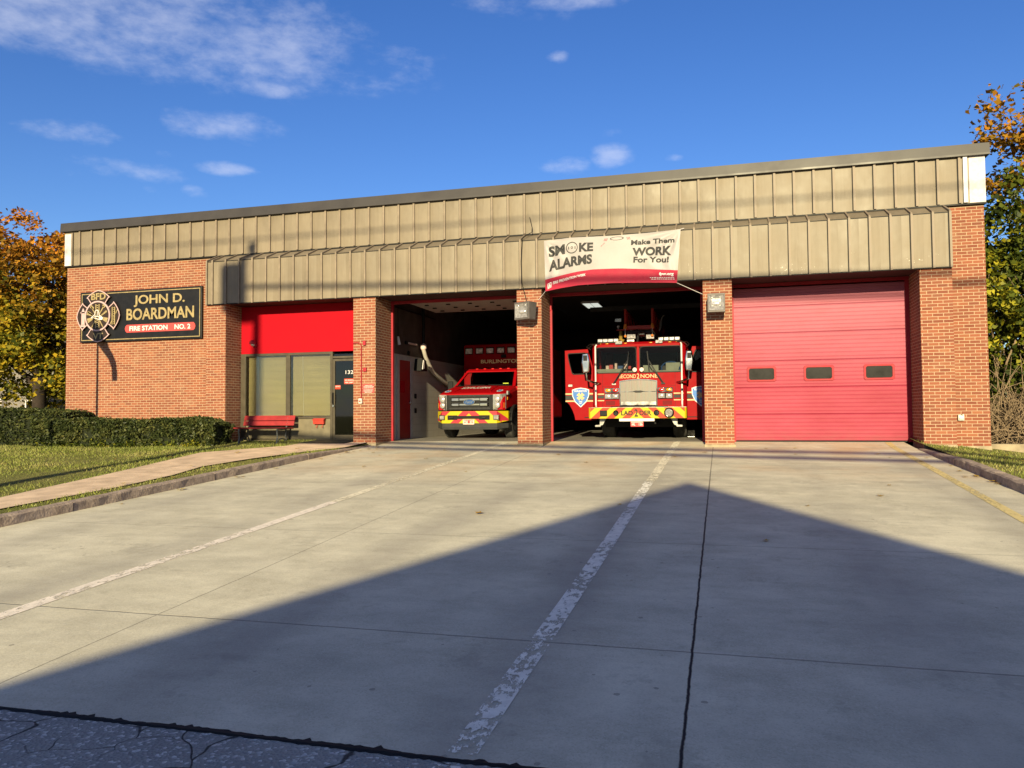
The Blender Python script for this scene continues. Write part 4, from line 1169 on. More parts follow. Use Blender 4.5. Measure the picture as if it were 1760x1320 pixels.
tag(mb.build('door_mat', 'black2'), 'black rubber mat on the concrete before the entrance door', 'door mat')
t = thing('wall_outlet', 'small metal outlet box low on the right end wall', 'outlet', (4.86, .5, .53))
MB().box(4.80, 4.92, .44, .5, .47, .60).build('box', 'alu', t, bevel=.01)
MB().box(4.82, 4.90, .425, .44, .49, .53).build('cover', 'steel', t, bevel=.006)
MB().lathe((4.88, .44, .60), [(.02, 0), (.012, -.05)], 'y', 10).build('spout', 'steel', t)
# loose wire over the fascia
tag(MB().tube([(-4.42, .34, 5.45), (-4.37, .38, 5.2), (-4.36, .30, 5.07), (-4.44, .2, 5.0), (-4.50, -.08, 4.85), (-4.53, -.105, 4.3), (-4.52, -.10, 3.8), (-4.48, -.06, 3.6), (-4.42, -.03, 3.35)], .009, 6).build('cable', 'black'), 'thin black wire hanging down the fascia to the flood light', 'cable')

# ------------------------------------------------------------------ bench
BZ = -.075
t = thing('park_bench', 'red slatted park bench with grey iron legs in front of the entry window', 'bench', (-11.65, .3, BZ))
x0, x1 = -12.42, -10.86
mb = MB()
for (y0, y1, z) in ((-.02, .12, .375), (.14, .26, .37), (.28, .40, .365)): mb.box(x0, x1, y0, y1, BZ+z+.05, BZ+z+.085)
mb.build('seat', 'bench_red', t, bevel=.006)
mb = MB()
for (yy0, zz0, yy1, zz1) in ((.43, .50, .46, .62), (.465, .635, .51, .765)):
    mb.prism([(yy0, BZ+zz0), (yy1, BZ+zz1), (yy1+.03, BZ+zz1-.008), (yy0+.03, BZ+zz0-.008)], 'x', x0+.02, x1-.02)
mb.build('backrest', 'bench_red', t, bevel=.005)
mb = MB()
for x in (x0+.2, x1-.22):
    for z, yb in ((.56, .435), (.70, .475)): mb.ball((x, yb, BZ+z), .012)
mb.build('bolt', 'steel', t)
for x in (x0+.18, x1-.25):
    mb = MB().tube([(x, .02, BZ+.41), (x, .0, BZ+.36), (x, .03, BZ+.2), (x, -.03, BZ+.0)], .018, 6)
    mb.tube([(x, .56, BZ+.74), (x, .47, BZ+.5), (x, .43, BZ+.38), (x, .41, BZ+.22), (x, .50, BZ+.07), (x, .5, BZ)], .018, 6)
    mb.tube([(x, 0, BZ+.40), (x, .43, BZ+.40)], .016, 6)
    mb.tube([(x, .0+.02*0, BZ+.0)]+[(x, .235-.2*math.cos(a), BZ+.02+.15*math.sin(a)) for a in np.linspace(0, math.pi, 9)]+[(x, .49, BZ)], .015, 6)
    mb.build('leg', 'iron', t)

# ------------------------------------------------------------------ vehicles: shared helpers
def chevrons(mb, u0, u1, z0, z1, fy, pitch=.40, wid=.20, ph=0.0, slope=1.0, mi=1, cuts=()):
    xs = [u0]+sorted(c for c in list(cuts)+[0.0] if u0 < c < u1)+[u1]
    for a, b in zip(xs[:-1], xs[1:]):
        sg = 1 if (a+b)/2 < 0 else -1
        for k in range(-14, 15):
            c0 = ph+k*pitch
            h = (z1-z0)*slope
            poly = [(c0, z0), (c0+wid, z0), (c0+wid+h, z1), (c0+h, z1)]
            if sg < 0: poly = [(-p[0], p[1]) for p in poly][::-1]
            poly = clip(poly, (a, b, z0, z1))
            if len(poly) > 2: mb.add([(p[0], fy(p[0]), p[1]) for p in poly], [tuple(range(len(poly)))], mi)
def shift(mb, dx):
    mb.v = [(p[0]+dx, p[1], p[2]) for p in mb.v]
    return mb
def wheel(parent, x, y, r, w, hub='steel', side=1):
    n = 36
    prof = [(r*.56, -w/2), (r*.90, -w/2), (r*.985, -w*.40), (r, -w*.3), (r, -w*.17), (r*.975, -w*.165), (r*.975, -w*.135), (r, -w*.13), (r, -w*.02), (r*.975, -w*.015), (r*.975, w*.015), (r, w*.02), (r, w*.13), (r*.975, w*.135), (r*.975, w*.165), (r, w*.17), (r, w*.3), (r*.985, w*.40), (r*.90, w/2), (r*.56, w/2)]
    wh = MB().lathe((x, y, r), prof, 'x', n).build('wheel', 'rubber', parent, smooth=True)
    m_ = MB().lathe((x+side*w*.30, y, r), [(r*.57, -side*.05), (r*.57, side*w*.2), (r*.50, side*w*.2), (r*.42, side*w*.02), (r*.22, side*w*.06), (r*.2, side*w*.18), (.01, side*w*.19)], 'x', 28)
    m_.build('rim', hub, wh, smooth=True)
    return wh

# ------------------------------------------------------------------ ambulance
AX = -6.77
AM = thing('ambulance', 'red ambulance with a yellow chevron bumper parked nose out in the left bay', 'ambulance', (AX, 5.5, 0))
A_ = lambda mb: shift(mb, AX)
def sec(y, w, zb, zt, r=.10):
    return [(-w, y, zb), (-w, y, zt-r*1.3), (-w+r*.35, y, zt-r*.4), (-w+r*1.2, y, zt), (-.3, y, zt+.015), (.3, y, zt+.015), (w-r*1.2, y, zt), (w-r*.35, y, zt-r*.4), (w, y, zt-r*1.3), (w, y, zb)]
mb = MB().loft([sec(2.80, .93, .80, 1.245), sec(2.90, .985, .79, 1.285), sec(3.15, 1.0, .86, 1.34), sec(3.6, 1.005, .9, 1.43), sec(4.12, 1.0, .88, 1.515)])
mb.box(-1.0, 1.0, 4.20, 5.9, .48, 1.50)
mb.box(-.75, .75, 2.95, 4.2, .35, .8)
# roof and pillars of the cab
B = [(-.93, 4.10, 1.50), (.93, 4.10, 1.50)]; T = [(-.80, 4.86, 1.98), (.80, 4.86, 1.98)]
for s_ in (-1, 1):
    mb.loft([[(s_*.86, 4.10, 1.50), (s_*.95, 4.12, 1.50), (s_*.95, 4.24, 1.50), (s_*.86, 4.22, 1.50)], [(s_*.73, 4.84, 1.975), (s_*.81, 4.86, 1.975), (s_*.81, 4.96, 1.975), (s_*.73, 4.95, 1.975)]])
    mb.box(s_*.80-.06, s_*.80+.06, 5.45, 5.55, 1.5, 2.0)
mb.loft([[(-.80, 4.82, 1.965), (.80, 4.82, 1.965), (.80, 4.84, 2.0), (-.80, 4.84, 2.0)], [(-.80, 5.0, 1.965), (.80, 5.0, 1.965), (.78, 5.05, 2.07), (-.78, 5.05, 2.07)], [(-.80, 5.9, 1.965), (.80, 5.9, 1.965), (.78, 5.9, 2.09), (-.78, 5.9, 2.09)]])
A_(mb).build('cab', 'amb_red', AM, bevel=.012)
mb = MB()
for x in (-.5, -.25, 0, .25, .5): A_(MB().box(x-.04, x+.04, 5.0, 5.1, 2.06, 2.088)).build('roof_marker_light', 'red_lens', AM, bevel=.01)
A_(MB().add([(-.86, 4.105, 1.505), (.86, 4.105, 1.505), (.73, 4.835, 1.97), (-.73, 4.835, 1.97)], [(0, 1, 2, 3)])).build('windscreen', 'glass_clear', AM, fix=False)
mb = MB().box(-.9, .9, 4.3, 4.7, 1.35, 1.47); mb.box(-.95, .95, 5.7, 5.88, .6, 2.0, 0)
A_(mb).build('dashboard', plain('dark_dash', (.03, .03, .03), .7), AM)
mb = MB()
for x in (-.45, .45): mb.box(x-.25, x+.25, 5.2, 5.35, 1.0, 1.75); mb.box(x-.14, x+.14, 5.22, 5.33, 1.75, 1.92)
A_(mb).build('seat', 'seat_grey', AM)
N = 24; mb = MB().tube([(.42+.19*math.cos(2*math.pi*i/N), 4.66+.06*math.sin(2*math.pi*i/N), 1.52+.17*math.sin(2*math.pi*i/N)) for i in range(N+1)], .016, 6)
A_(mb).build('steering_wheel', 'trim_grey', AM)
A_(MB().box(-.09, .09, 4.86, 4.9, 1.84, 1.90)).build('rear_view_mirror', 'black', AM)
A_(MB().box(.55, .72, 4.22, 4.225, 1.545, 1.60)).build('inspection_sticker', plain('lime_sticker', (.35, .42, .03), .5), AM)
A_(MB().add([(-.86, 4.02, 1.508), (.86, 4.02, 1.508), (.86, 4.11, 1.535), (-.86, 4.11, 1.535)], [(0, 1, 2, 3)])).build('cowl', 'black', AM, fix=False)
for x0_, x1_ in ((-.62, .05), (.12, .72)):
    A_(MB().tube([(x1_, 4.07, 1.54), (x0_+.1, 4.10, 1.552), (x0_, 4.14, 1.56)], .011, 5)).build('wiper', 'black', AM)
mb = MB()
for x in (-.55, .55): mb.tube([(x, 2.92, 1.305), (x*.93, 3.2, 1.372), (x*.9, 3.6, 1.452), (x*.88, 4.0, 1.512)], .012, 5)
A_(mb).build('hood_crease', 'amb_red', AM)
# patient module
mb = MB().box(-1.22, 1.22, 5.92, 9.6, .55, 2.92)
A_(mb).build('module_body', 'amb_red', AM, bevel=.04)
for s_ in (-1, 1): A_(MB().box(s_*1.20-.025, s_*1.20+.025, 5.905, 5.935, .6, 2.88)).build('corner_rail', 'amb_red', AM, bevel=.01)
for k in range(7):
    x = AX-1.06+.353*k
    m_ = MB().box(x-.135, x+.135, 5.895, 5.915, 2.60, 2.82).build('warning_light', 'black', AM, bevel=.01)
    MB().loft([[(x-.11, 5.893, 2.63), (x+.11, 5.893, 2.63), (x+.11, 5.893, 2.79), (x-.11, 5.893, 2.79)], [(x-.09, 5.865, 2.645), (x+.09, 5.865, 2.645), (x+.09, 5.875, 2.775), (x-.09, 5.875, 2.775)]]).build('lens', 'pale_lens', m_)
A_(MB().box(.02, .18, 5.88, 5.92, 2.47, 2.58)).build('camera_box', 'black', AM, bevel=.01)
mb = MB(); put_text(mb, 'BURLINGTON', -.66, .66, 2.305, 2.425, 5.915, .025)
A_(mb).build('gold_lettering', 'sunlit_gold', AM)
# grille
mb = MB().box(-.68, .68, 2.765, 2.82, .80, 1.225)
A_(mb).build('grille', 'black2', AM)
mb = MB()
for z in (.845, 1.195): mb.box(-.60, .60, 2.745, 2.765, z-.012, z+.012, 1)
for x in np.linspace(-.55, .55, 9):
    for z in (.825, .865, 1.18, 1.215): mb.box(x-.05, x+.05, 2.752, 2.765, z-.004, z+.004, 1)
A_(mb).build('grille_mesh', ['steel', 'trim_grey'], AM)
mb = MB()
for z0, z1 in ((1.045, 1.145), (.905, .995)):
    mb.box(-.30, .30, 2.715, 2.765, z0+.02, z1-.015)
    for s_ in (-1, 1): mb.loft([[(s_*.29, 2.765, z0-.01), (s_*.56, 2.765, z0-.01), (s_*.56, 2.765, z1+.01), (s_*.29, 2.765, z1+.01)], [(s_*.31, 2.70, z0+.01), (s_*.52, 2.70, z0+.01), (s_*.52, 2.70, z1-.01), (s_*.31, 2.70, z1-.01)]])
mb.ring([(.17*math.cos(2*math.pi*i/28), 1.02+.082*math.sin(2*math.pi*i/28)) for i in range(28)], [(.15*math.cos(2*math.pi*i/28), 1.02+.066*math.sin(2*math.pi*i/28)) for i in range(28)], 'y', 2.672, 2.72)
A_(mb).build('chrome_bar', 'chrome', AM, bevel=.006)
mb = MB().prism([(.152*math.cos(2*math.pi*i/28), 1.02+.068*math.sin(2*math.pi*i/28)) for i in range(28)], 'y', 2.680, 2.715)
put_text(mb, 'Ford', -.095, .095, .985, 1.062, 2.6775, 0, 1, shear=.3)
A_(mb).build('oval_badge', ['logo_blue', 'chrome'], AM)
for s_ in (-1, 1):
    m_ = MB().loft([[(s_*.68, 2.735, .80), (s_*.90, 2.745, .81), (s_*.995, 2.93, .83), (s_*.995, 2.95, 1.25), (s_*.90, 2.745, 1.235), (s_*.68, 2.735, 1.225)],
                    [(s_*.68, 2.9, .80), (s_*.90, 2.9, .81), (s_*.96, 3.0, .83), (s_*.96, 3.0, 1.25), (s_*.90, 2.9, 1.235), (s_*.68, 2.9, 1.225)]])
    hl = A_(m_).build('headlight', 'lens', AM)
    m_ = MB()
    for z in (.93, 1.10): m_.ball((s_*.80, 2.735, z), .08, (1, .35, 1))
    A_(m_).build('bulb', 'bulb', hl, smooth=True)
    A_(MB().box(s_*.715-.02, s_*.715+.02, 2.725, 2.74, .82, 1.2)).build('bezel', 'chrome', hl)
    A_(MB().prism([(s_*.93, .85), (s_*.965, .86), (s_*.965, 1.0), (s_*.93, 1.0)], 'y', 2.85, 2.9)).build('turn_lens', 'amber', hl)
A_(MB().box(.985, 1.035, 3.02, 3.2, 1.22, 1.33)).build('fender_light', 'lens', AM, bevel=.008)
A_(MB().box(.998, 1.012, 3.05, 3.12, 1.08, 1.16)).build('side_marker', 'amber', AM)
# bumper with chevrons
def by(u):
    a = abs(u)
    return 2.66+.03*(a/.8)**2 if a <= .8 else 2.69+.32*((a-.8)/.24)
us = [-1.04, -.8, -.55, 0, .55, .8, 1.04]
mb = MB().loft([[(u, by(u), .435 if abs(u) < .9 else .50), (u, by(u)+.12, .435 if abs(u) < .9 else .5), (u, by(u)+.12, .77), (u, by(u), .77)] for u in us])
fy = lambda u: np.interp(u, us, [by(x) for x in us])-.003
chevrons(mb, -1.04, 1.04, .50, .768, fy, .62, .25, .14, 1.1, 1, (-.8, -.55, .55, .8))
chevrons(mb, -.9, .9, .437, .4999, fy, .62, .25, .14-.063*1.1, 1.1, 1, (-.8, -.55, .55, .8))
bp = A_(mb).build('bumper', ['yellow', 'pink_red'], AM)
mb = MB()
for (a, b, z0, z1) in ((-.62, -.34, .535, .655), (.30, .60, .535, .655), (-.34, .30, .56, .64)): mb.box(a, b, 2.64, 2.72, z0, z1)
A_(mb).build('bumper_slot', 'black', bp)
mb = MB()
for x in (-.5, .45): mb.tube([(x-.06, 2.65, .575), (x-.05, 2.60, .59), (x+.05, 2.60, .59), (x+.06, 2.65, .575)], .016, 6)
A_(mb).build('tow_hook', 'trim_grey', bp)
for s_ in (-1, 1):
    f_ = A_(MB().box(s_*.79-.085, s_*.79+.085, 2.645, 2.72, .525, .665)).build('fog_light', 'chrome', bp, bevel=.01)
    A_(MB().box(s_*.79-.06, s_*.79+.06, 2.638, 2.645, .545, .645)).build('lens', 'lens', f_)
m_ = A_(MB().box(-.165, .165, 2.635, 2.648, .40, .545)); pl = m_.build('licence_plate', 'plate_white', AM, bevel=.008)
mb = MB(); put_text(mb, 'AAT', -.145, -.035, .43, .505, 2.633, .02, 0); put_text(mb, '26', .05, .135, .43, .505, 2.633, .02, 0); mb.box(-.025, .04, 2.6325, 2.634, .43, .51); mb.box(-.15, .15, 2.6325, 2.634, .515, .535)
A_(mb).build('plate_characters', 'plate', pl)
mb = MB().loft([[(u, by(u)+.02, .26+(.05 if abs(u) > .9 else 0)), (u, by(u)+.25, .26), (u, by(u)+.25, .43), (u, by(u)+.01, .433)] for u in us])
mb.loft([[(u, by(u)+.0, .30), (u, by(u)+.03, .30), (u, by(u)+.03, .315), (u, by(u)+.0, .315)] for u in us])
A_(mb).build('valance', 'trim_grey', AM, bevel=.01)
# wheels, flares
for s_ in (-1, 1):
    wheel(AM, AX+s_*.90, 3.78, .405, .25, 'steel', s_)
    N = 18
    arc = lambda r, dz=.40: [(3.78+r*math.cos(math.pi*i/N), dz+r*math.sin(math.pi*i/N)) for i in range(N+1)]
    o_, i_ = arc(.56), arc(.46)
    m_ = MB()
    pts_ = o_+i_[::-1]
    m_.prism([(p[0], max(p[1], .5)) for p in pts_], 'x', AX+s_*.985, AX+s_*1.075)
    m_.build('wheel_flare', 'black2', AM)
for s_ in (-1, 1): wheel(AM, AX+s_*.92, 7.9, .405, .45, 'steel', s_)
for s_ in (-1, 1):
    m_ = A_(MB().box(s_*1.14-.085, s_*1.14+.085, 4.32, 4.40, 1.40, 1.68)); mr_ = m_.build('door_mirror', 'black2', AM, bevel=.03)
    A_(MB().tube([(s_*1.06, 4.37, 1.45), (s_*.92, 4.40, 1.44)], .03, 6)).build('mirror_arm', 'black2', mr_)
# hood lettering, mirrored for the car ahead, and two star badges
hood = lambda y: np.interp(y, [2.9, 3.15, 3.6, 4.12], [1.285, 1.34, 1.43, 1.515])+.021
mb = MB(); put_text(mb, 'AMBULANCE', 0, 1, 0, 1, 0, .02, flip=True, fn=lambda a, b: (-.5+.86*a, 3.45+.34*b, hood(3.45+.34*b)-.004))
mb.v = [(p[0], p[1], p[2]+.004) for p in mb.v]
A_(mb).build('hood_lettering', 'white', AM)
for s_ in (-1, 1):
    m_ = MB(); c = Vector((s_*.77, 3.12))
    N = 20
    m_.add([(c.x+.085*math.cos(2*math.pi*i/N), c.y+.16*math.sin(2*math.pi*i/N), hood(c.y+.16*math.sin(2*math.pi*i/N))-.012) for i in range(N)], [tuple(range(N))], 1)
    for k in range(3):
        a = math.pi/2+k*math.pi/3; d = Vector((math.cos(a), math.sin(a))); n_ = Vector((-d.y, d.x))*.2
        q = [d+n_, d-n_, -d-n_, -d+n_]
        m_.add([(c.x+.075*p.x, c.y+.14*p.y, hood(c.y+.14*p.y)-.009) for p in q], [(0, 1, 2, 3)], 0)
    A_(m_).build('star_badge', ['blue', 'white'], AM, fix=False)

# ------------------------------------------------------------------ ladder truck
TX = -2.10
TR = thing('ladder_truck', 'large red ladder fire truck with open cab doors in the middle bay', 'fire truck', (TX, 6, 0))
T_ = lambda mb: shift(mb, TX)
def plan(w, y0, y1, r=.2, n=6):
    p = []
    for i in range(n+1):
        a = math.pi+math.pi/2*i/n; p.append((-w+r+r*math.cos(a), y0+r+r*math.sin(a)))
    for i in range(n+1):
        a = 1.5*math.pi+math.pi/2*i/n; p.append((w-r+r*math.cos(a), y0+r+r*math.sin(a)))
    return p+[(w, y1), (-w, y1)]
mb = MB().prism(plan(1.235, 2.70, 3.55), 'z', .82, 1.735)
mb.prism(plan(1.235, 2.75, 3.4), 'z', .55, .82)
mb.prism(plan(1.235, 4.9, 5.4, .02), 'z', .55, 2.55)
# header and roof
lo = plan(1.225, 2.72, 5.3, .22); hi = plan(1.16, 2.84, 5.3, .22)
mb.loft([[(p[0], p[1], 2.43) for p in lo], [(p[0], p[1], 2.50) for p in lo], [(p[0], p[1], 2.565) for p in hi]])
# corner and centre posts
for s_ in (-1, 1):
    c = []
    for i in range(7):
        a = math.pi/2*i/6; c.append((s_*(1.235-.2+.2*math.sin(a)), 2.90-.2*math.cos(a)))
    c = c[2:]+[(s_*1.235, 3.02), (s_*1.17, 3.02), (s_*1.13, 2.86)]
    mb.prism(c, 'z', 1.735, 2.44)
    mb.box(s_*1.2-.03, s_*1.2+.03, 4.0, 4.9, .9, 2.44)
mb.box(-.035, .035, 2.70, 2.78, 1.735, 2.44)
cab_ = T_(mb).build('cab', 'truck_red', TR, bevel=.008)
mb = MB().box(-1.0, 1.0, 3.6, 5.3, .3, .9); mb.box(-.9, .9, 4.6, 4.85, .9, 2.4)
mb.box(-1.2, 1.2, 3.55, 4.9, .9, 1.2)
T_(mb).build('cab_floor', 'black', TR)
for s_ in (-1, 1):      # windscreen halves with their black seals
    a, b = sorted((s_*.035, s_*1.125)); r_ = .09
    def rrect(a, b, z0, z1, r_):
        p = []
        for (cx_, cz_, a0) in ((a+r_, z0+r_, math.pi), (b-r_, z0+r_, 1.5*math.pi), (b-r_, z1-r_, 0), (a+r_, z1-r_, .5*math.pi)):
            for i in range(5): t_ = a0+math.pi/2*i/4; p.append((cx_+r_*math.cos(t_), cz_+r_*math.sin(t_)))
        return p
    ws = T_(MB().ring(rrect(a, b, 1.735, 2.435, r_), rrect(a+.022, b-.022, 1.757, 2.413, r_*.8), 'y', 2.69, 2.75)).build('windscreen', 'black', TR)
    T_(MB().add([(a, 2.72, 1.74), (b, 2.72, 1.74), (b, 2.72, 2.43), (a, 2.72, 2.43)], [(0, 1, 2, 3)])).build('pane', 'glass_clear', ws, fix=False)
    T_(MB().lathe((s_*.09, 2.685, 1.82), [(.055, .0), (.055, -.004)], 'y', 18)).build('round_sticker', 'plate_white', ws)
    mb = MB().tube([(s_*.66, 2.66, 1.455), (s_*.46, 2.64, 1.76), (s_*.28, 2.66, 2.06)], .011, 6); mb.tube([(s_*.63, 2.66, 1.455), (s_*.43, 2.64, 1.76), (s_*.27, 2.66, 2.06)], .008, 6)
    mb.tube([(s_*.24, 2.675, 2.30), (s_*.29, 2.675, 1.80)], .013, 6); mb.box(s_*.64-.05, s_*.64+.05, 2.66, 2.70, 1.43, 1.47)
    T_(mb).build('wiper', 'steel' if s_ < 0 else 'trim_grey', TR)
mb = MB().box(-1.15, 1.15, 2.85, 3.5, 1.58, 1.80); mb.box(-1.15, -.4, 2.84, 3.3, 1.8, 1.86)
mb.box(.1, .5, 3.0, 3.3, 1.8, 1.95); mb.box(.68, 1.1, 3.25, 3.4, 1.78, 2.02)
T_(mb).build('dashboard', 'dash', TR)
mb = MB()
for (x, w, h, c) in ((-.75, .05, .12, 1), (-.62, .03, .16, 0), (-.5, .07, .09, 2), (-.36, .04, .14, 0), (-.27, .05, .08, 1), (-.85, .04, .1, 0)): mb.box(x-w, x+w, 2.98, 3.1, 1.86, 1.86+h, c)
T_(mb).build('dash_clutter', ['plate_white', 'plate', 'logo_blue'], TR)
N = 28
T_(MB().tube([(.80+.24*math.cos(2*math.pi*i/N), 3.25+.10*math.sin(2*math.pi*i/N), 1.88+.17*math.sin(2*math.pi*i/N)) for i in range(N+1)], .02, 6)).build('steering_wheel', 'logo_blue', TR)
mb = MB()
for x in (-.75, .75): mb.box(x-.28, x+.28, 4.2, 4.4, 1.2, 2.0)
T_(mb).build('seat', 'seat_grey', TR)
mb = MB(); put_text(mb, 'SECOND', -.50, -.06, 1.60, 1.70, 2.694, .012); put_text(mb, '2', -.038, .028, 1.585, 1.72, 2.694, .012); put_text(mb, 'NONE', .06, .50, 1.60, 1.70, 2.694, .012)
T_(mb).build('gold_lettering', 'gold_text', TR)
mb = MB()
for s_ in (-1, 1):
    for (xa, xb, za, zb) in ((.945, .95, .84, 1.73), (.49, .95, 1.388, 1.392), (.49, .95, 1.035, 1.039), (.49, .494, 1.53, 1.73)): mb.box(*sorted((s_*xa, s_*xb)), 2.6975, 2.702, za, zb)
T_(mb).build('panel_seam', 'black', TR)
for s_ in (-1, 1):
    mb = MB()
    for k in range(4): mb.box(*sorted((s_*.62, s_*.86)), 2.694, 2.702, .90+k*.028, .912+k*.028)
    T_(mb).build('air_vent', 'black', TR)
# grille with arched top
ar = [(x, 1.525+.045*(1-(x/.49)**2)) for x in np.linspace(.49, -.49, 11)]
go_ = [(-.49, .875), (.49, .875)]+ar
gi_ = [(-.465, .895), (.465, .895)]+[(x*.95, z-.02) for x, z in ar]
gr = T_(MB().prism(gi_, 'y', 2.66, 2.70)).build('grille', 'grate', TR)
mb = MB().ring(go_, gi_, 'y', 2.64, 2.70); mb.box(-.465, .465, 2.65, 2.665, 1.235, 1.25)
T_(mb).build('grille_frame', 'chrome', gr)
mb = MB().prism([(-.15, 1.25), (-.06, 1.222), (.06, 1.222), (.15, 1.25), (.06, 1.272), (0, 1.268), (-.06, 1.272)], 'y', 2.635, 2.655)
T_(mb).build('grille_badge', 'trim_grey', gr)
mb = MB()
mb.v = []
T_(MB().box(-.45, .45, 2.655, 2.661, .90, .98)).build('grille_foot', 'steel', gr)
T_(MB().prism([(-.7, 2.42), (.78, 2.42), (.62, 2.35), (-.5, 2.35)], 'z', .835, .86)).build('gravel_shield', 'black', TR)
for s_ in (-1, 1):
    a, b = sorted((s_*.50, s_*.885))
    hl = T_(MB().box(a, b, 2.655, 2.71, 1.055, 1.205)).build('headlight', 'chrome', TR, bevel=.008)
    for x in (s_*.60, s_*.79):
        T_(MB().box(x-.075, x+.075, 2.648, 2.655, 1.075, 1.185)).build('lens', 'lens', hl)
        T_(MB().ball((x, 2.648, 1.13), .045, (1.2, .3, .8))).build('bulb', 'bulb', hl, smooth=True)
    wl_ = T_(MB().box(a, b, 2.655, 2.71, 1.225, 1.345)).build('warning_light', 'chrome', TR, bevel=.008)
    T_(MB().ball((s_*.60, 2.652, 1.285), .075, (1, .3, .6))).build('lens', 'red_lens', wl_, smooth=True)
    T_(MB().ball((s_*.79, 2.652, 1.285), .075, (1, .3, .6))).build('lens', 'amber', wl_, smooth=True)
    # side stripe round the front corner
    mb = MB()
    for (z0, z1, mi) in ((1.175, 1.205, 1), (1.075, 1.155, 0), (1.005, 1.03, 1)):
        a2, b2 = sorted((s_*.905, s_*1.05)); mb.box(a2, b2, 2.693, 2.702, z0, z1, mi)
        mb.add([(s_*1.05, 2.695, z0), (s_*1.15, 2.732, z0), (s_*1.15, 2.732, z1), (s_*1.05, 2.695, z1)], [(0, 1, 2, 3)], mi)
    T_(mb).build('side_stripe', ['trim_grey', 'gold_text'], TR)
    T_(MB().tube([(s_*1.12, 2.70, .86), (s_*1.12, 2.66, .90), (s_*1.12, 2.66, 2.46), (s_*1.10, 2.72, 2.5)], .021, 8)).build('grab_rail', 'white', TR)
    mb = MB()
    for z in (1.28, 1.46, 1.98): mb.tube([(s_*1.12, 2.66, z-.03), (s_*1.12, 2.66, z+.03)], .034, 8)
    T_(mb).build('rail_collar', 'steel', TR)
    # mirror on its arm
    m0 = T_(MB().tube([(s_*1.0, 2.69, 1.47), (s_*1.17, 2.45, 1.50), (s_*1.30, 2.35, 1.56), (s_*1.32, 2.33, 1.78)], .03, 8)).build('mirror_arm', 'chrome', TR, smooth=True)
    mb = MB().prism([(s_*1.24, 1.76), (s_*1.40, 1.74), (s_*1.43, 2.0), (s_*1.40, 2.26), (s_*1.26, 2.27), (s_*1.22, 2.05)][::s_], 'y', 2.28, 2.40)
    T_(mb).build('mirror_head', 'chrome', m0, bevel=.03)
    T_(MB().box(s_*1.33-.05, s_*1.33+.05, 2.265, 2.28, 2.06, 2.2)).build('convex_mirror', 'black2', m0, bevel=.01)
    # roof light bars
    a, b = sorted((s_*.52, s_*1.08))
    lb = T_(MB().box(a, b, 2.80, 3.05, 2.555, 2.575)).build('light_bar', 'black2', TR)
    mb = MB()
    for x in np.linspace(a+.07, b-.07, 4): mb.box(x-.066, x+.066, 2.79, 3.05, 2.577, 2.665)
    T_(mb).build('lens', 'bulb', lb, bevel=.015)
    x = s_*.50+(.05 if s_ > 0 else 0)
    T_(MB().box(x-.09, x+.09, 2.66, 2.76, 2.50, 2.585)).build('scene_light', 'lens', TR, bevel=.01)
    mb = MB()
    for x in (.33, .82, 1.02): mb.ball((s_*x, 2.76, 2.53), .03, (1.5, .6, .5))
    T_(mb).build('marker_light', 'amber', TR, smooth=True)
    mb = MB().tube([(s_*1.0, 2.75, 2.53), (s_*1.25, 2.6, 2.52), (s_*1.33, 2.5, 2.44), (s_*1.24, 2.62, 2.38)], .012, 6); mb.tube([(s_*1.05, 2.75, 2.54), (s_*1.20, 2.68, 2.50), (s_*1.30, 2.55, 2.40)], .01, 6)
    T_(mb).build('corner_feeler', 'steel', TR)
    # opened door, swung out square to the cab side
    Pd = lambda px, py: ((-3.97+(px-68)*.00228)*1.035-TX, .69+((2.34-(py-150)*.00226)-.69)*1.035)
    out = [Pd(*p) for p in ((68, 150), (335, 140), (352, 200), (418, 440), (425, 960), (182, 960), (172, 905), (150, 845), (115, 780), (72, 735))]
    win = [Pd(*p) for p in ((100, 195), (115, 182), (300, 178), (330, 250), (352, 330), (378, 432), (165, 434), (146, 415), (118, 300), (105, 235))]
    if s_ > 0: out = [(-p[0], p[1]) for p in out]; win = [(-p[0], p[1]) for p in win]
    mb = MB().plate(out, win, 2.98, 3.05)
    d = T_(mb).build('cab_door', 'truck_red', TR, bevel=.006)
    T_(MB().ring(win, shrink(win, .022*(1 if s_ > 0 else -1)) if False else [((p[0]-sum(q[0] for q in win)/10)*.92+sum(q[0] for q in win)/10, (p[1]-sum(q[1] for q in win)/10)*.92+sum(q[1] for q in win)/10) for p in win], 'y', 2.965, 3.06)).build('window_seal', 'black', d)
    T_(MB().add([(p[0], 3.01, p[1]) for p in win], [tuple(range(10))])).build('window_pane', 'glass_clear', d)
    h = Pd(130, 560); h = (h[0]*(-s_), h[1])
    T_(MB().box(h[0]-.06, h[0]+.06, 2.955, 2.985, h[1]-.035, h[1]+.035)).build('door_handle', 'steel', d, bevel=.008)
    z0_, xa, xb = 0, Pd(72, 0)[0]*(-s_), Pd(420, 0)[0]*(-s_)
    mb = MB(); xa, xb = sorted((xa, xb))
    for (py0, py1, mi) in ((648, 665, 1), (675, 725, 0), (732, 748, 1)): mb.box(xa, xb, 2.974, 2.981, Pd(0, py1)[1], Pd(0, py0)[1], mi)
    T_(mb).build('side_stripe', ['trim_grey', 'gold_text'], d)
    # shield badge
    c = Pd(248, 690); c = (c[0]*(-s_), c[1])
    sh = lambda k: [(c[0]+k*a, c[1]+k*b) for a, b in ((-.235, .19), (-.14, .225), (0, .245), (.14, .225), (.235, .19), (.23, .02), (.16, -.14), (0, -.29), (-.16, -.14), (-.23, .02))]
    mb = MB().prism(sh(1.0), 'y', 2.968, 2.974, 1); mb.prism(sh(.9), 'y', 2.964, 2.9675, 0)
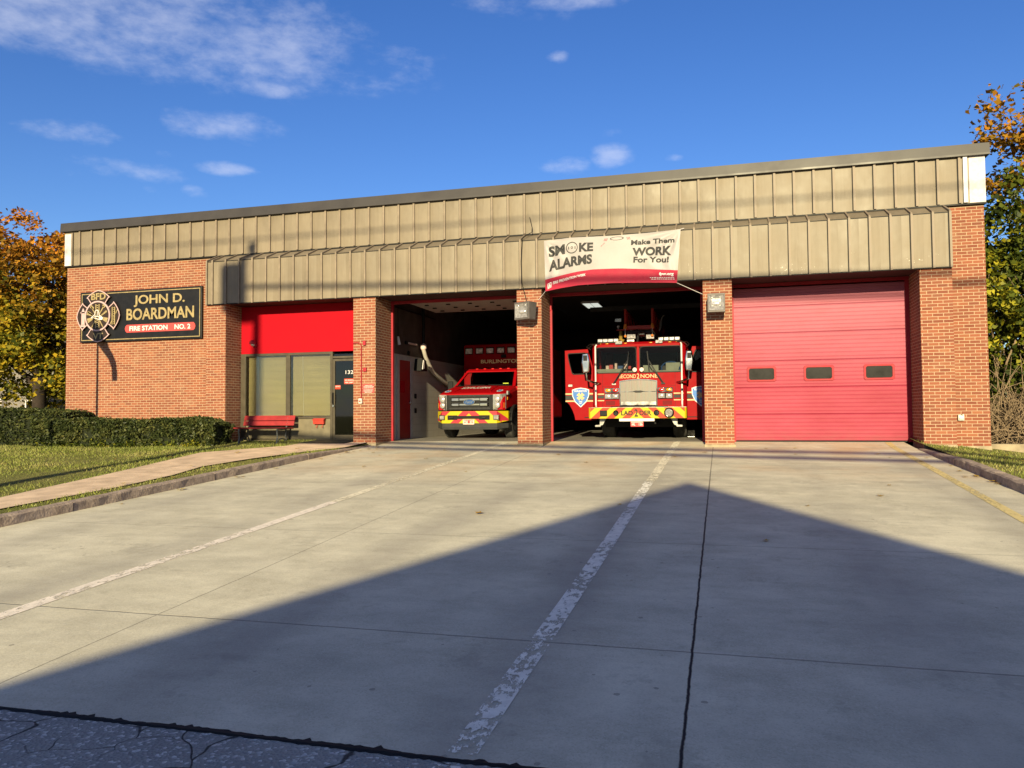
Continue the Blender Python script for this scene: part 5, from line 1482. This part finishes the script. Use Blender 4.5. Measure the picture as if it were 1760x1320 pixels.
    put_text(mb, 'BURLINGTON', c[0]-.165, c[0]+.165, c[1]+.13, c[1]+.18, 2.962, .02, 1); put_text(mb, 'FIRE', c[0]-.045, c[0]+.045, c[1]-.155, c[1]-.12, 2.962, .02, 1); put_text(mb, 'DEPT', c[0]-.04, c[0]+.04, c[1]-.2, c[1]-.17, 2.962, .02, 1)
    for k in range(4):
        a = math.pi/4+k*math.pi/2; dd = Vector((math.cos(a), math.sin(a))); nn = Vector((-dd.y, dd.x))
        q = [Vector(c)+nn*.02, Vector(c)-nn*.02, Vector(c)+dd*.105-nn*.055, Vector(c)+dd*.105+nn*.055]
        mb.flat([(p.x, p.y+.005) for p in q], 2.962, 2)
    mb.flat([(c[0]+.045*math.cos(2*math.pi*i/14), c[1]+.005+.045*math.sin(2*math.pi*i/14)) for i in range(14)], 2.961, 2)
    T_(mb).build('shield_badge', ['blue', 'white', 'gold_text'], d, fix=False)
    T_(MB().box(*sorted((Pd(290, 0)[0]*(-s_), Pd(420, 0)[0]*(-s_))), 2.97, 2.98, Pd(0, 935)[1], Pd(0, 925)[1])).build('kick_strip', 'black', d)
    wheel(TR, TX+s_*.98, 4.35, .53, .36, 'steel', s_)
    wheel(TR, TX+s_*.95, 11.0, .53, .55, 'steel', s_)
    mb = MB().prism([(s_*1.0, .55), (s_*.83, .55), (s_*.92, .38), (s_*.98, .36), (s_*.98, .33), (s_*1.12, .33), (s_*1.12, .37), (s_*1.0, .38)], 'y', 2.5, 2.58)
    T_(mb).build('step_bracket', 'steel', TR)
# bumper
mb = MB().prism([(-1.24, 2.24), (-1.20, 2.2), (1.20, 2.2), (1.24, 2.24), (1.24, 2.74), (-1.24, 2.74)], 'z', .548, .825)
chevrons(mb, -1.2, 1.2, .55, .823, lambda u: 2.197, .40, .20, .02, 1.1, 1)
bp = T_(mb).build('bumper', ['yellow', 'orange_red'], TR)
T_(MB().box(-1.24, 1.24, 2.21, 2.74, .826, .836)).build('bumper_top', 'steel', bp)
mb = MB(); put_text(mb, 'LAD', -.40, -.10, .625, .745, 2.193, .03); put_text(mb, '2', -.06, .03, .59, .785, 2.193, .03); put_text(mb, 'DER', .07, .37, .625, .745, 2.193, .03)
T_(mb).build('bumper_lettering', plain('dark_gold_vinyl', (.02, .012, .008), .6), bp)
T_(MB().box(-.94, -.76, 2.14, 2.2, .615, .755)).build('outlet_box', 'black2', bp, bevel=.01)
for x in (-.53, .50):
    h = T_(MB().lathe((x, 2.19, .69), [(.07, 0), (.07, -.03), (.055, -.04), (.045, -.02)], 'y', 20)).build('horn', 'chrome', bp, smooth=True)
    T_(MB().lathe((x, 2.175, .69), [(.04, 0), (.035, -.008)], 'y', 16)).build('horn_throat', 'black', h)
sp = T_(MB().lathe((.815, 2.19, .69), [(.125, 0), (.125, -.05), (.10, -.075), (.09, -.06)], 'y', 28)).build('siren_speaker', 'chrome', bp, smooth=True)
T_(MB().lathe((.815, 2.13, .69), [(.085, 0), (.06, -.012), (.035, .0), (.01, -.02)], 'y', 24)).build('speaker_face', 'lens', sp, smooth=True)
o = T_(MB().box(-.45, .44, 2.22, 2.26, .475, .545)).build('name_strip', 'white', TR)
mb = MB()
for (a, b) in ((-.33, -.14), (-.12, .02), (.04, .14)):
    x = a
    while x < b: w_ = .015; mb.box(x, x+w_, 2.217, 2.2195, .50, .515); x += .024
T_(mb).build('fine_print', 'steel', o)
pl = T_(MB().box(-.165, .165, 2.23, 2.24, .335, .47)).build('licence_plate', 'plate', TR, bevel=.006)
mb = MB(); put_text(mb, 'AAL', -.14, -.045, .36, .43, 2.228, .02); put_text(mb, '136', .045, .14, .36, .43, 2.228, .02); mb.box(-.15, .15, 2.2275, 2.229, .445, .46)
T_(mb).build('plate_characters', 'white', pl)
# body behind the cab
mb = MB().box(-1.24, 1.24, 5.5, 13.5, .6, 2.35); mb.box(-1.15, 1.15, 5.6, 6.4, 2.35, 2.75)
T_(mb).build('rear_body', 'truck_red', TR, bevel=.02)
T_(MB().box(-.45, .45, 2.6, 13, .4, .55)).build('chassis_rail', 'black', TR)
# aerial ladder lying over the cab
AL = MB()
for s_ in (-1, 1):
    x = s_*.36
    AL.tube([(x, 3.1, 3.06), (x, 13.5, 3.0)], .05, 6); AL.tube([(x, 3.0, 3.52), (x, 13.5, 3.45)], .035, 6)
    AL.tube([(x, 3.1, 3.02), (x, 3.06, 3.54)], .04, 6)
    for k in range(12):
        y0 = 3.1+k*.85; AL.tube([(x, y0, 3.06), (x, y0+.42, 3.5), (x, y0+.85, 3.06)], .02, 5)
AL.box(-.40, .40, 3.02, 3.14, 3.0, 3.10)
al = T_(AL).build('aerial_ladder', 'ladder_red', TR)
mb = MB()
for k in range(28): mb.tube([(-.35, 3.4+k*.36, 3.06), (.35, 3.4+k*.36, 3.06)], .018, 6)
T_(mb).build('rung', 'steel', al)
for s_ in (-1, 1):
    mb = MB().tube([(s_*.36, 3.0, 3.14), (s_*.36, 2.98, 3.02)], [.035, .05], 8)
    T_(mb).build('ladder_tip', 'orange', al)
mb = MB().box(-.60, -.36, 3.0, 3.06, 2.985, 3.005); T_(mb).build('side_arm', 'ladder_red', al)
mb = MB().box(-.63, -.47, 3.02, 3.1, 3.22, 3.30); T_(mb).build('work_light', 'steel', al)
T_(MB().lathe((-.55, 3.02, 3.01), [(.035, 0), (.012, .015), (.012, .035), (.035, .05), (.035, .09), (.02, .11)], 'z', 14)).build('tip_lamp', 'lens', al)
mb = MB().tube([(.53, 3.2, 2.95), (.57, 3.2, 3.12), (.60, 3.2, 3.28)], [.025, .045, .02], 8); mb.tube([(.58, 3.2, 3.24), (.62, 3.2, 3.34), (.66, 3.2, 3.36)], .022, 6)
T_(mb).build('pike_pole', 'steel', al)
T_(MB().tube([(-.5, 3.15, 2.97), (-.5, 3.15, 2.75), (-.42, 3.15, 2.70)], .05, 8)).build('breathing_bottle', plain('dull_yellow', (.16, .11, .02), .5), al)
mb = MB().box(-.34, .34, 3.2, 3.5, 2.9, 2.98); T_(mb).build('tip_frame', 'trim_grey', al)
al.location.z -= .08
mn = T_(MB().tube([(-.02, 3.05, 2.79), (.15, 3.05, 2.79)], [.055, .065], 14)).build('water_monitor', 'steel', TR)
mb = MB().tube([(-.09, 2.95, 2.84), (-.04, 2.9, 2.90), (.01, 2.92, 2.82), (-.02, 2.95, 2.72)], .018, 6); mb.tube([(-.02, 2.95, 2.72), (-.03, 2.9, 2.56)], .03, 8)
T_(mb).build('monitor_handle', 'black2', mn)
mb = MB().box(-.32, -.09, 3.0, 3.1, 2.67, 2.79); T_(mb).build('deck_light', 'lens', TR, bevel=.01)
mb = MB().box(-.31, -.10, 2.85, 2.95, 2.565, 2.645); o = T_(mb).build('deck_light', 'steel', TR, bevel=.015); T_(MB().box(-.26, -.15, 2.84, 2.85, 2.585, 2.625)).build('lens', 'bulb', o)
mb = MB().box(.19, .40, 3.0, 3.1, 2.65, 2.77); T_(mb).build('deck_light', 'lens', TR, bevel=.01)
for s_, lb_ in ((-1, 'orange ball hanging on a string from the left rail of the ladder tip'), (1, 'orange ball hanging on a string from the right rail of the ladder tip')):
    t = thing('marker_ball', lb_, 'ball', (TX+s_*.355, 2.96, 2.71), 'orange balls hanging under the ladder tip')
    T_(MB().ball((s_*.355, 2.96, 2.735), .036)).build('ball', 'orange', t, smooth=True)
    T_(MB().tube([(s_*.355, 2.96, 2.76), (s_*.36, 2.98, 3.03)], .006, 5)).build('string', 'white', t)
tag(T_(MB().prism([(1.14, 4.05), (1.40, 4.0), (1.42, 4.3), (1.14, 4.35)], 'z', .001, .02).prism([(4.0, .02), (4.3, .02), (4.25, .18), (4.12, .22)], 'x', 1.18, 1.38)).build('wheel_chock', 'steel', bevel=.01), 'grey wheel chock on the floor by the ladder truck front wheel', 'wheel chock')

# ------------------------------------------------------------------ small things inside the bays
t = thing('wall_speaker', 'black and white angled box on the wall behind the inner red door', 'speaker', (-8.5, 3.0, 2.05))
mb = MB().prism([(3.02, 1.95), (3.48, 1.95), (3.42, 2.26), (3.10, 2.30)], 'x', -8.55, -8.32); mb.build('cabinet', 'black2', t)
MB().prism([(3.08, 1.99), (3.23, 2.02), (3.25, 2.24), (3.16, 2.26)], 'x', -8.319, -8.30).build('front_flap', 'white', t)
t = thing('wall_tube_light', 'short unlit tube light on the dark upper wall of the left bay', 'light', (-8.5, 2.3, 2.47))
MB().box(-8.55, -8.50, 2.35, 3.15, 2.66, 2.74).build('holder', 'black2', t)
MB().tube([(-8.48, 2.48, 2.70), (-8.48, 3.05, 2.70)], .03, 8).build('tube', 'plate_white', t)
tag(MB().lathe((-8.545, 2.60, 2.42), [(.07, 0), (.065, .04), (.03, .05)], 'x', 16).build('alarm_bell', 'black2'), 'round black bell on the wall above the inner red door', 'bell')
t = thing('pull_cord', 'dark cord with a white plastic grip hanging inside the left bay', 'cord', (-8.42, 1.6, 2.6))
MB().tube([(-8.42, 1.6, 3.6), (-8.42, 1.6, 2.8)], .012, 6).build('cord', 'black', t)
MB().tube([(-8.42, 1.6, 2.80), (-8.39, 1.62, 2.58)], [.028, .045], 8).build('grip', 'white', t)
t = thing('hose_and_sun_patch', 'black drop pipe and pale tube, part hose and part sunlit patch, along the left bay wall', 'hose', (-8.4, 3.7, 2.0))
MB().tube([(-8.42, 3.45, 4.3), (-8.42, 3.45, 2.75)], .045, 8).build('drop_pipe', 'black', t)
MB().lathe((-8.42, 3.45, 2.62), [(.05, .14), (.08, .1), (.085, .0), (.06, -.04)], 'z', 14).build('coupling', 'plate_white', t)
pth = [(-8.42, 3.45, 2.60), (-8.42, 3.6, 2.40), (-8.43, 3.9, 2.20), (-8.44, 4.25, 1.98), (-8.44, 4.7, 1.85), (-8.45, 5.2, 1.72), (-8.45, 5.8, 1.60)]
MB().tube(pth, .06, 10).build('hose', plain('pale_hose_sun_patch', (.42, .39, .35), .8), t, smooth=True)  # pale tube is partly hose, partly a painted sunlit patch of the wall
for (z, lb_) in ((1.22, 'small black switch box at chest height beside the inner red door'), (.80, 'small black socket box low beside the inner red door')):
    tag(MB().box(-8.55, -8.52, 3.05, 3.17, z-.07, z+.07).build('switch_box', 'black2', bevel=.006), lb_, 'switch')
CLX = (-4.16, 8.2, 4.36)
t = thing('ceiling_light', 'lit flat ceiling light seen above the ladder truck', 'ceiling light', CLX)
MB().box(CLX[0]-.30, CLX[0]+.30, CLX[1]-.62, CLX[1]+.62, 4.33, 4.398).build('frame', 'white', t)
mb = MB()
for sx in (-.135, .135): mb.box(CLX[0]+sx-.12, CLX[0]+sx+.12, CLX[1]-.58, CLX[1]+.58, 4.322, 4.329)
mb.build('diffuser', 'lit_tube', t)

# ------------------------------------------------------------------ vegetation
def leaf_mesh(name, pts, size, mat, parent=None, loc=(0, 0, 0), up=.35, shape=1):
    """bent leaf-sized faces, one little island each"""
    n = len(pts); pts = np.asarray(pts)
    nrm = rng.normal(size=(n, 3)); nrm[:, 2] = np.abs(nrm[:, 2])+up; nrm[:, 1] -= .25; nrm /= np.linalg.norm(nrm, axis=1)[:, None]
    t = rng.normal(size=(n, 3)); t -= nrm*(t*nrm).sum(1)[:, None]; t /= np.linalg.norm(t, axis=1)[:, None]
    b = np.cross(nrm, t); s = size*(.55+.9*rng.random(n))[:, None]
    if shape == 1:      # lobed leaf, six corners
        loc_ = [(0, -.55, 0), (.5, -.18, .10), (.28, .12, .02), (.05, .62, .12), (-.30, .15, .02), (-.5, -.15, .10)]
    else:
        loc_ = [(0, -.5, 0), (.26, .0, .08), (0, .55, 0), (-.26, .0, .08)]
    k = len(loc_); v = np.zeros((n, k, 3))
    for i, (x, y, z) in enumerate(loc_): v[:, i] = pts+s*(b*x+t*y+nrm*z)
    v -= np.array(loc)
    me = bpy.data.meshes.new(name)
    me.vertices.add(n*k); me.vertices.foreach_set('co', v.reshape(-1))
    me.loops.add(n*k); me.loops.foreach_set('vertex_index', np.arange(n*k))
    me.polygons.add(n); me.polygons.foreach_set('loop_start', np.arange(n)*k); me.polygons.foreach_set('loop_total', np.full(n, k))
    me.update(calc_edges=True); me.validate()
    me.materials.append(MT[mat])
    ob = bpy.data.objects.new(name, me); COL.objects.link(ob)
    if parent: ob.parent = parent
    else: ob.location = loc
    return ob
def tree(name, label, base, h_trunk, r_trunk, crown_c, crown_r, nclump, per, leaf, mat, lean=(0, 0), seed=1, nlimb=9):
    rs = np.random.default_rng(seed)
    t = thing(name, label, 'tree', base)
    B0 = Vector(base); Cc = Vector(crown_c)
    mb = MB(); topp = B0+Vector((lean[0], lean[1], h_trunk))
    mb.tube([B0-Vector((0, 0, .3)), B0+Vector((0, 0, .25)), B0.lerp(topp, .55), topp], [r_trunk*1.5, r_trunk*1.08, r_trunk*.92, r_trunk*.85], 12)
    tips = []
    for i in range(nlimb):
        a = 2*math.pi*(i+rs.random()*.7)/nlimb; el = rs.uniform(-.15, 1.0)
        e = Cc+Vector((crown_r[0]*math.cos(a)*math.cos(el)*.75, crown_r[1]*math.sin(a)*math.cos(el)*.75, crown_r[2]*math.sin(el)*.8))
        mid = topp.lerp(e, .5)+Vector((rs.uniform(-.3, .3), rs.uniform(-.3, .3), rs.uniform(.0, .5)))
        st = B0.lerp(topp, rs.uniform(.78, 1.0))
        mb.tube([st, st.lerp(mid, .5)+Vector((0, 0, -.1)), mid, e], [r_trunk*.5, r_trunk*.36, r_trunk*.24, r_trunk*.06], 7)
        tips.append((mid, e))
        for k in range(5):
            s0 = mid.lerp(e, rs.uniform(0, .8)); e2 = s0+Vector((rs.normal()*crown_r[0]*.3, rs.normal()*crown_r[1]*.3, rs.normal()*crown_r[2]*.25))
            mb.tube([s0, s0.lerp(e2, .5)+Vector((0, 0, .12)), e2], [r_trunk*.14, r_trunk*.08, r_trunk*.03], 5)
    mb.build('trunk', 'bark', t, smooth=True)
    P = []
    for i in range(nclump):
        d = rs.normal(size=3); d /= np.linalg.norm(d); rad = rs.random()**.42
        wob = 1+.20*math.sin(d[0]*5+seed)+.17*math.sin(d[2]*7+d[1]*4+seed*2)
        c = np.array(crown_c)+d*rad*wob*np.array(crown_r)
        rr = rs.uniform(.35, .85)*.23*min(crown_r)
        q = rs.normal(size=(per, 3)); q /= np.linalg.norm(q, axis=1)[:, None]; q *= (rs.random(per)**.5)[:, None]*rr*np.array([1.35, 1.35, .62])
        q[:, 2] -= .25*(q[:, 0]**2+q[:, 1]**2)/rr
        P.append(c+q)
    leaf_mesh('crown', np.concatenate(P), leaf, mat, t, base)
    return t
tree('maple_tree', 'autumn maple turning orange at the top, left of the brick wing', (-25.6, 6.5, -.25), 2.6, .27, (-26.4, 6.5, 4.7), (4.3, 3.6, 3.75), 620, 66, .135, 'maple', seed=3)
tree('maple_tree', 'second orange maple just showing over the left roof corner behind the brick wing', (-30.5, 17, -.4), 3.5, .28, (-30.8, 17, 6.5), (4.6, 4, 4.1), 340, 46, .19, 'maple', seed=8)
tree('autumn_tree', 'tall tree with orange and green leaves rising above the right end of the roof', (13.0, 9.0, -.6), 4.0, .3, (13.0, 9.0, 6.5), (4.6, 3.6, 4.5), 800, 66, .14, 'maple_r', seed=5)
# vine thicket along the right side
t = thing('vine_thicket', 'yellowing vine thicket above tangled bare twigs beside the right end wall', 'shrub', (9, 3.2, -.2))
P = []
for i in range(860):
    x = 5.75+6.5*rng.random(); hz = 5.0+.8*math.sin(x*2.1)+.4*math.sin(x*5); z = .75+(hz-.75)*rng.random()**.85; y = 2.4+1.6*rng.random()+.35*math.sin(z*2+x*1.7)
    r_ = .2+.28*rng.random(); q = rng.normal(size=(34, 3)); q *= r_/np.linalg.norm(q, axis=1)[:, None]*rng.random((34, 1))**.5
    P.append(np.array([x, y, z])+q*np.array([1, .7, 1]))
leaf_mesh('foliage', np.concatenate(P), .105, 'vine', t, (9, 3.2, -.2), up=.1)
mb = MB()
for i in range(820):
    x = 5.7+6*rng.random(); y = 2.1+1.2*rng.random(); z = -.2+.25*rng.random(); L = .6+1.6*rng.random(); a = rng.normal()*.9; c_ = rng.normal()*.8
    p0 = Vector((x, y, z)); p1 = p0+Vector((math.sin(a)*L*.5, rng.normal()*.15-.1, L*.55*abs(math.cos(a))+.1)); p2 = p1+Vector((math.sin(a+c_)*L*.5, rng.normal()*.2, L*.45*math.cos(a+c_*1.4)))
    mid1 = p0.lerp(p1, .5)+Vector((rng.normal()*.06, 0, .05))
    mb.tube([p0, mid1, p1, p1.lerp(p2, .5)+Vector((0, 0, .08)), p2], [.011, .010, .009, .008, .004], 4, caps=False)
for i in range(40):
    x = 5.8+5*rng.random(); mb.tube([(x, 3+rng.random(), -.2), (x+rng.normal()*.3, 3+rng.random(), 1.8), (x+rng.normal()*.6, 2.8+rng.random(), 4)], [.03, .022, .01], 5, caps=False)
mb.build('twigs', 'twig', t)
mb = MB()
for i in range(1): mb.box(5.9, 13, 3.9, 4.4, -.3, 4.2)
P = []
for i in range(620):
    x = 5.6+7*rng.random(); z = .0+4.6*rng.random(); q = rng.normal(size=(24, 3))*.22; P.append(np.array([x, 4.1, z])+q)
leaf_mesh('inner_foliage', np.concatenate(P), .17, 'yew', t, (9, 3.2, -.2))
# low wall at its foot
tag(MB().box(5.5, 14, 1.55, 1.8, -.6, -.06).build('low_wall', 'foundation', bevel=.02), 'low concrete retaining wall at the foot of the vine thicket', 'wall')
# clipped hedges: dark shaded core, leaf faces on and under the surface
def hedge(label, x0, x1, yf, zb, zt, depth, slope_y=0.0, n=15000, seed=1):
    rs = np.random.default_rng(seed)
    t = thing('hedge', label, 'hedge', ((x0+x1)/2, yf+depth/2, zb), 'clipped hedges before the brick wing')
    F = lambda x: yf+slope_y*(x-x0)
    e = .07
    core = MB().add([(x0+e, F(x0)+e, zb), (x1-e, F(x1)+e, zb), (x1-e, F(x1)+depth-e, zb), (x0+e, F(x0)+depth-e, zb), (x0+e, F(x0)+e*1.6, zt-e), (x1-e*1.5, F(x1)+e*1.6, zt-e), (x1-e, F(x1)+depth-e, zt-e), (x0+e, F(x0)+depth-e, zt-e)],
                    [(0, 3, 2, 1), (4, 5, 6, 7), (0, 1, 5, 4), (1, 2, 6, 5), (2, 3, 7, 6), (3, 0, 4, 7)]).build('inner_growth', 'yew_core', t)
    L, H = x1-x0, zt-zb
    A = [L*H*1.6, L*depth*1.7, depth*H*2]; A = np.cumsum(A)/sum(A)
    P = []
    lump = lambda x, z: .075*math.sin(x*3.1+z*4)+.05*math.sin(x*7.3-z*6+1)+.035*math.sin(x*15+z*13)
    for i in range(n):
        r = rs.random(); dd = abs(rs.normal())*.05
        if r < A[0]:
            x = x0+L*rs.random(); z = zb+H*rs.random()**.9; y = F(x)+dd+lump(x, z)*(.4+.6*(1-(z-zb)/H))
            if z < zb+.16 and math.sin(x*4.1)+math.sin(x*9.7) > .1: y += .12
        elif r < A[1]: x = x0+L*rs.random(); y = F(x)+depth*rs.random(); z = zt-dd*.6+.025*math.sin(x*2.3+seed)+.02*math.sin(x*6.1)+.02*rs.normal()+(.05*rs.random() if rs.random() < .05 else 0)
        else:
            s_ = rs.random() < .5; y = yf+depth*rs.random(); z = zb+H*rs.random(); x = (x0+dd+lump(y, z)*.5 if s_ else x1-dd+lump(y, z)*.6); y += slope_y*(x-x0)
        k_ = max(0, (x-(x1-.55))/.55); z = zb+(z-zb)*(1-.16*k_*k_)
        P.append((x, y, z))
    P = np.array(P)
    leaf_mesh('foliage', P, .075, 'yew', t, t.location, up=.15, shape=2)
    return t
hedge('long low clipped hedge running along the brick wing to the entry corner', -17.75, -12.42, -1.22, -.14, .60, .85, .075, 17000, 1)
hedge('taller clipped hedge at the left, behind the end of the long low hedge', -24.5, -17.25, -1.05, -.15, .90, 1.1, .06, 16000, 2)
# low plants at the hedge foot
P = []
for i in range(70):
    x = -17.5+5*rng.random(); c = np.array([x, -1.3+.075*(x+17.75)+.1*rng.random(), -.1+.1*rng.random()]); P.append(c+rng.normal(size=(12, 3))*np.array([.09, .05, .05]))
tag(leaf_mesh('ground_plants', np.concatenate(P), .075, 'vine', None, (-15, -1.2, -.1), shape=2), 'straggly yellow green weeds along the foot of the long hedge', 'weeds')
bpy.data.objects['ground_plants']['kind'] = 'stuff'
# fallen leaves
spots = [(-8.0, -.6), (-7.9, -.9), (-8.1, -1.3), (-7.75, -.75), (-8.05, -1.0), (-7.6, -1.7), (-7.2, -2.2), (-5.9, -2.8), (-4.4, -4.7), (-6.6, -4.2), (-.9, -2.1), (-.35, -1.3), (.9, -.4), (1.5, -.3), (1.4, -1.5), (3.0, -2.0),
         (3.4, -2.6), (3.62, -2.0), (3.66, -3.9), (3.55, -4.6), (2.0, -6.6), (2.3, -5.6), (1.0, -7.5), (-3.3, -1.9), (-2.5, -3.2), (-2.9, -8.6), (.4, -9.6), (-1.3, -7.7), (2.9, -1.4), (-6.1, -1.1)]
spots += [(-8.25+.1*rng.random(), -9+9*rng.random()) for _ in range(14)]+[(-9-7*rng.random(), -8+7*rng.random()) for _ in range(22)]+[(3.7+.08*rng.random(), -6+5*rng.random()) for _ in range(6)]+[(4.2+2.5*rng.random(), -5+4.5*rng.random()) for _ in range(8)]
lm = None
for i, (x, y) in enumerate(spots):
    if lm is None:
        b_ = MB(); pr = [(0, -.05), (.018, -.03), (.05, -.035), (.032, 0), (.045, .03), (.012, .022), (0, .06), (-.012, .022), (-.045, .03), (-.032, 0), (-.05, -.035), (-.018, -.03)]
        b_.add([(a, b, .012+.25*abs(a)+.1*max(0, b)) for a, b in pr], [tuple(range(12))])
        lm = b_.build('fallen_leaf', 'dry_leaf', loc=(0, 0, 0), fix=False); o = lm
    else:
        o = lm.copy(); COL.objects.link(o)
    s_ = .6+.8*rng.random()
    zz_ = zl(x, y)+.035 if x < -8.6 else zr(x, y)+.03 if x > 3.95 else zg(y)
    o.location = (x, y, zz_); o.rotation_euler = (0, 0, rng.random()*6.3); o.scale = (s_, s_, s_)
    if -8.6 <= x <= 3.95: tag(o, 'small dry autumn leaf fallen on the concrete driveway', 'leaf', 'fallen leaves on the driveway')
    else: tag(o, 'small dry autumn leaf lying in the grass', 'leaf', 'fallen leaves in the grass')

# ------------------------------------------------------------------ neighbours
t = thing('neighbour_house', 'white sided house with dark garage half hidden behind the left maple', 'house', (-33, 14, -.4))
MB().box(-44, -30.6, 12, 22, -.5, 3.4).build('wall', 'siding', t)
MB().prism([(11.4, 3.35), (17, 6.4), (22.6, 3.35)], 'x', -44.5, -30.2).build('roof', 'shingle', t)
MB().box(-30.6, -24.2, 11.6, 20, -.5, 1.35).build('garage_wall', 'siding_dark', t)
MB().prism([(11.3, 1.30), (11.3, 1.42), (15.5, 3.3), (20.3, 1.42), (20.3, 1.30)], 'x', -30.7, -24.0).build('garage_roof', 'shingle', t)
MB().box(-33.6, -33.35, 11.7, 11.95, -.5, 1.6).build('porch_post', 'white', t)
w = MB().frame(-32.2, -31.3, .1, 1.5, .07, 11.94, 12.02).build('window', 'white', t); MB().box(-32.15, -31.35, 11.97, 11.99, .15, 1.45).build('pane', 'pane_dim', w)
# gabled house across the street, behind the camera: its shadow lies over the driveway
HX = 1.62
t = thing('gabled_house', 'pale two storey gabled house across the street facing the station', 'house', (HX, -35, -1.1))
hw = 5.2; sl_ = .665
MB().box(HX-hw, HX+hw, -44, -30.3, -1.1, 6.35-.12-sl_*hw).prism([(HX-hw, 6.2-sl_*hw), (HX+hw, 6.2-sl_*hw), (HX, 6.2)], 'y', -43.9, -30.4).build('wall', 'siding', t)
mb = MB()
for s_ in (-1, 1):
    mb.prism([(HX, 6.20), (HX+s_*(hw+.5), 6.20-sl_*(hw+.5)), (HX+s_*(hw+.5), 6.35-sl_*(hw+.5)), (HX, 6.35)], 'y', -44.4, -30.0)
mb.build('roof', 'shingle', t)
for x in (-3.4, 3.4):
    w = MB().frame(HX+x-.5, HX+x+.5, .4, 1.9, .09, -30.3, -30.24).build('window', 'white', t); MB().box(HX+x-.42, HX+x+.42, -30.29, -30.27, .5, 1.8).build('pane', 'pane_dim', w)
for x in (-1.6, 1.6):
    w = MB().frame(HX+x-.5, HX+x+.5, 2.9, 4.4, .09, -30.3, -30.24).build('window', 'white', t); MB().box(HX+x-.42, HX+x+.42, -30.29, -30.27, 3.0, 4.3).build('pane', 'pane_dim', w)
d = MB().box(HX-.5, HX+.5, -30.3, -30.22, -1.0, 1.1).build('door', 'sign_brown', t); MB().ball((HX+.38, -30.18, .05), .04).build('handle', 'steel', d)
# wings and trees of the street behind the camera keep the low light off the street
MB().box(HX-14, HX-hw, -42, -33, -1.1, 2.2).prism([(HX-14.2, 2.2), (HX-hw, 2.2), (HX-hw-.1, 2.6), (HX-14, 2.4)], 'y', -42.2, -32.8).build('side_wing', 'siding', t)
MB().box(HX+hw, HX+12, -42, -33, -1.1, 2.0).build('side_wing', 'siding', t)
# utility pole, transformer and cables across the street
PX, PY = -10.02, -24.0
t = thing('utility_pole', 'tall wooden utility pole with a transformer across the street', 'utility pole', (PX, PY, -1))
MB().tube([(PX-.25, PY, -1), (PX-.05, PY, 6), (PX+.02, PY, 12.05)], [.19, .165, .10], 12).build('pole', 'wood', t)
MB().tube([(PX-.36, PY+.25, 10.0), (PX-.36, PY+.25, 11.15)], [.33, .33], 16).build('transformer', 'lamp_grey', t)
MB().box(PX-.12, PX+.12, PY-.3, PY+.3, 11.9, 12.0).build('insulator_bracket', 'wood', t)
def cable(label, pl, pr, r, sag=.35):
    p0, p1, pm = Vector(pl), Vector(pr), Vector((PX, PY-.15, 0))
    mb = MB(); pts = []
    for i in range(49):
        u = i/48; p = p0.lerp(p1, u); p.z -= sag*4*u*(1-u); pts.append(p)
    return tag(mb.tube(pts, r, 6).build('cable', 'black2'), label, 'cable', 'cables of the utility line')
cable('thick cable running from the pole to the right, upper of the two low ones', (PX, PY+.2, 6.95), (42, PY+.2, 5.3), .10, .5)
cable('thick cable running from the pole to the right, lowest of all', (PX, PY+.25, 6.62), (42, PY+.25, 4.4), .10, .4)
cable('thin cable at the very top of the pole', (-46, PY, 12.4), (42, PY, 12.4), .03, .25)
cable('triple wound cable at mid height of the pole, right stretch', (PX, PY+.2, 10.6), (42, PY+.2, 10.3), .07, .5)
# flagpole on the left lawn, outside the picture
t = thing('flagpole', 'short white flagpole with a limp dark flag on the left lawn', 'flagpole', (-16.75, -4.6, -.3))
MB().tube([(-16.78, -4.6, -.3), (-16.78, -4.6, 4.85)], [.045, .035], 10).build('pole', 'white', t)
mb = MB(); prof_ = [(0, 4.7), (.1, 4.68), (.24, 4.4), (.36, 4.05), (.50, 3.85), (.62, 3.6), (.66, 3.3), (.66, 3.12), (.50, 3.12), (.47, 3.5), (.36, 3.75), (.18, 3.95), (.05, 4.1), (0, 4.2)]
mb.prism([(-16.76+a, b) for a, b in prof_], 'y', -4.66, -4.52); mb.build('flag', 'logo_blue', t)
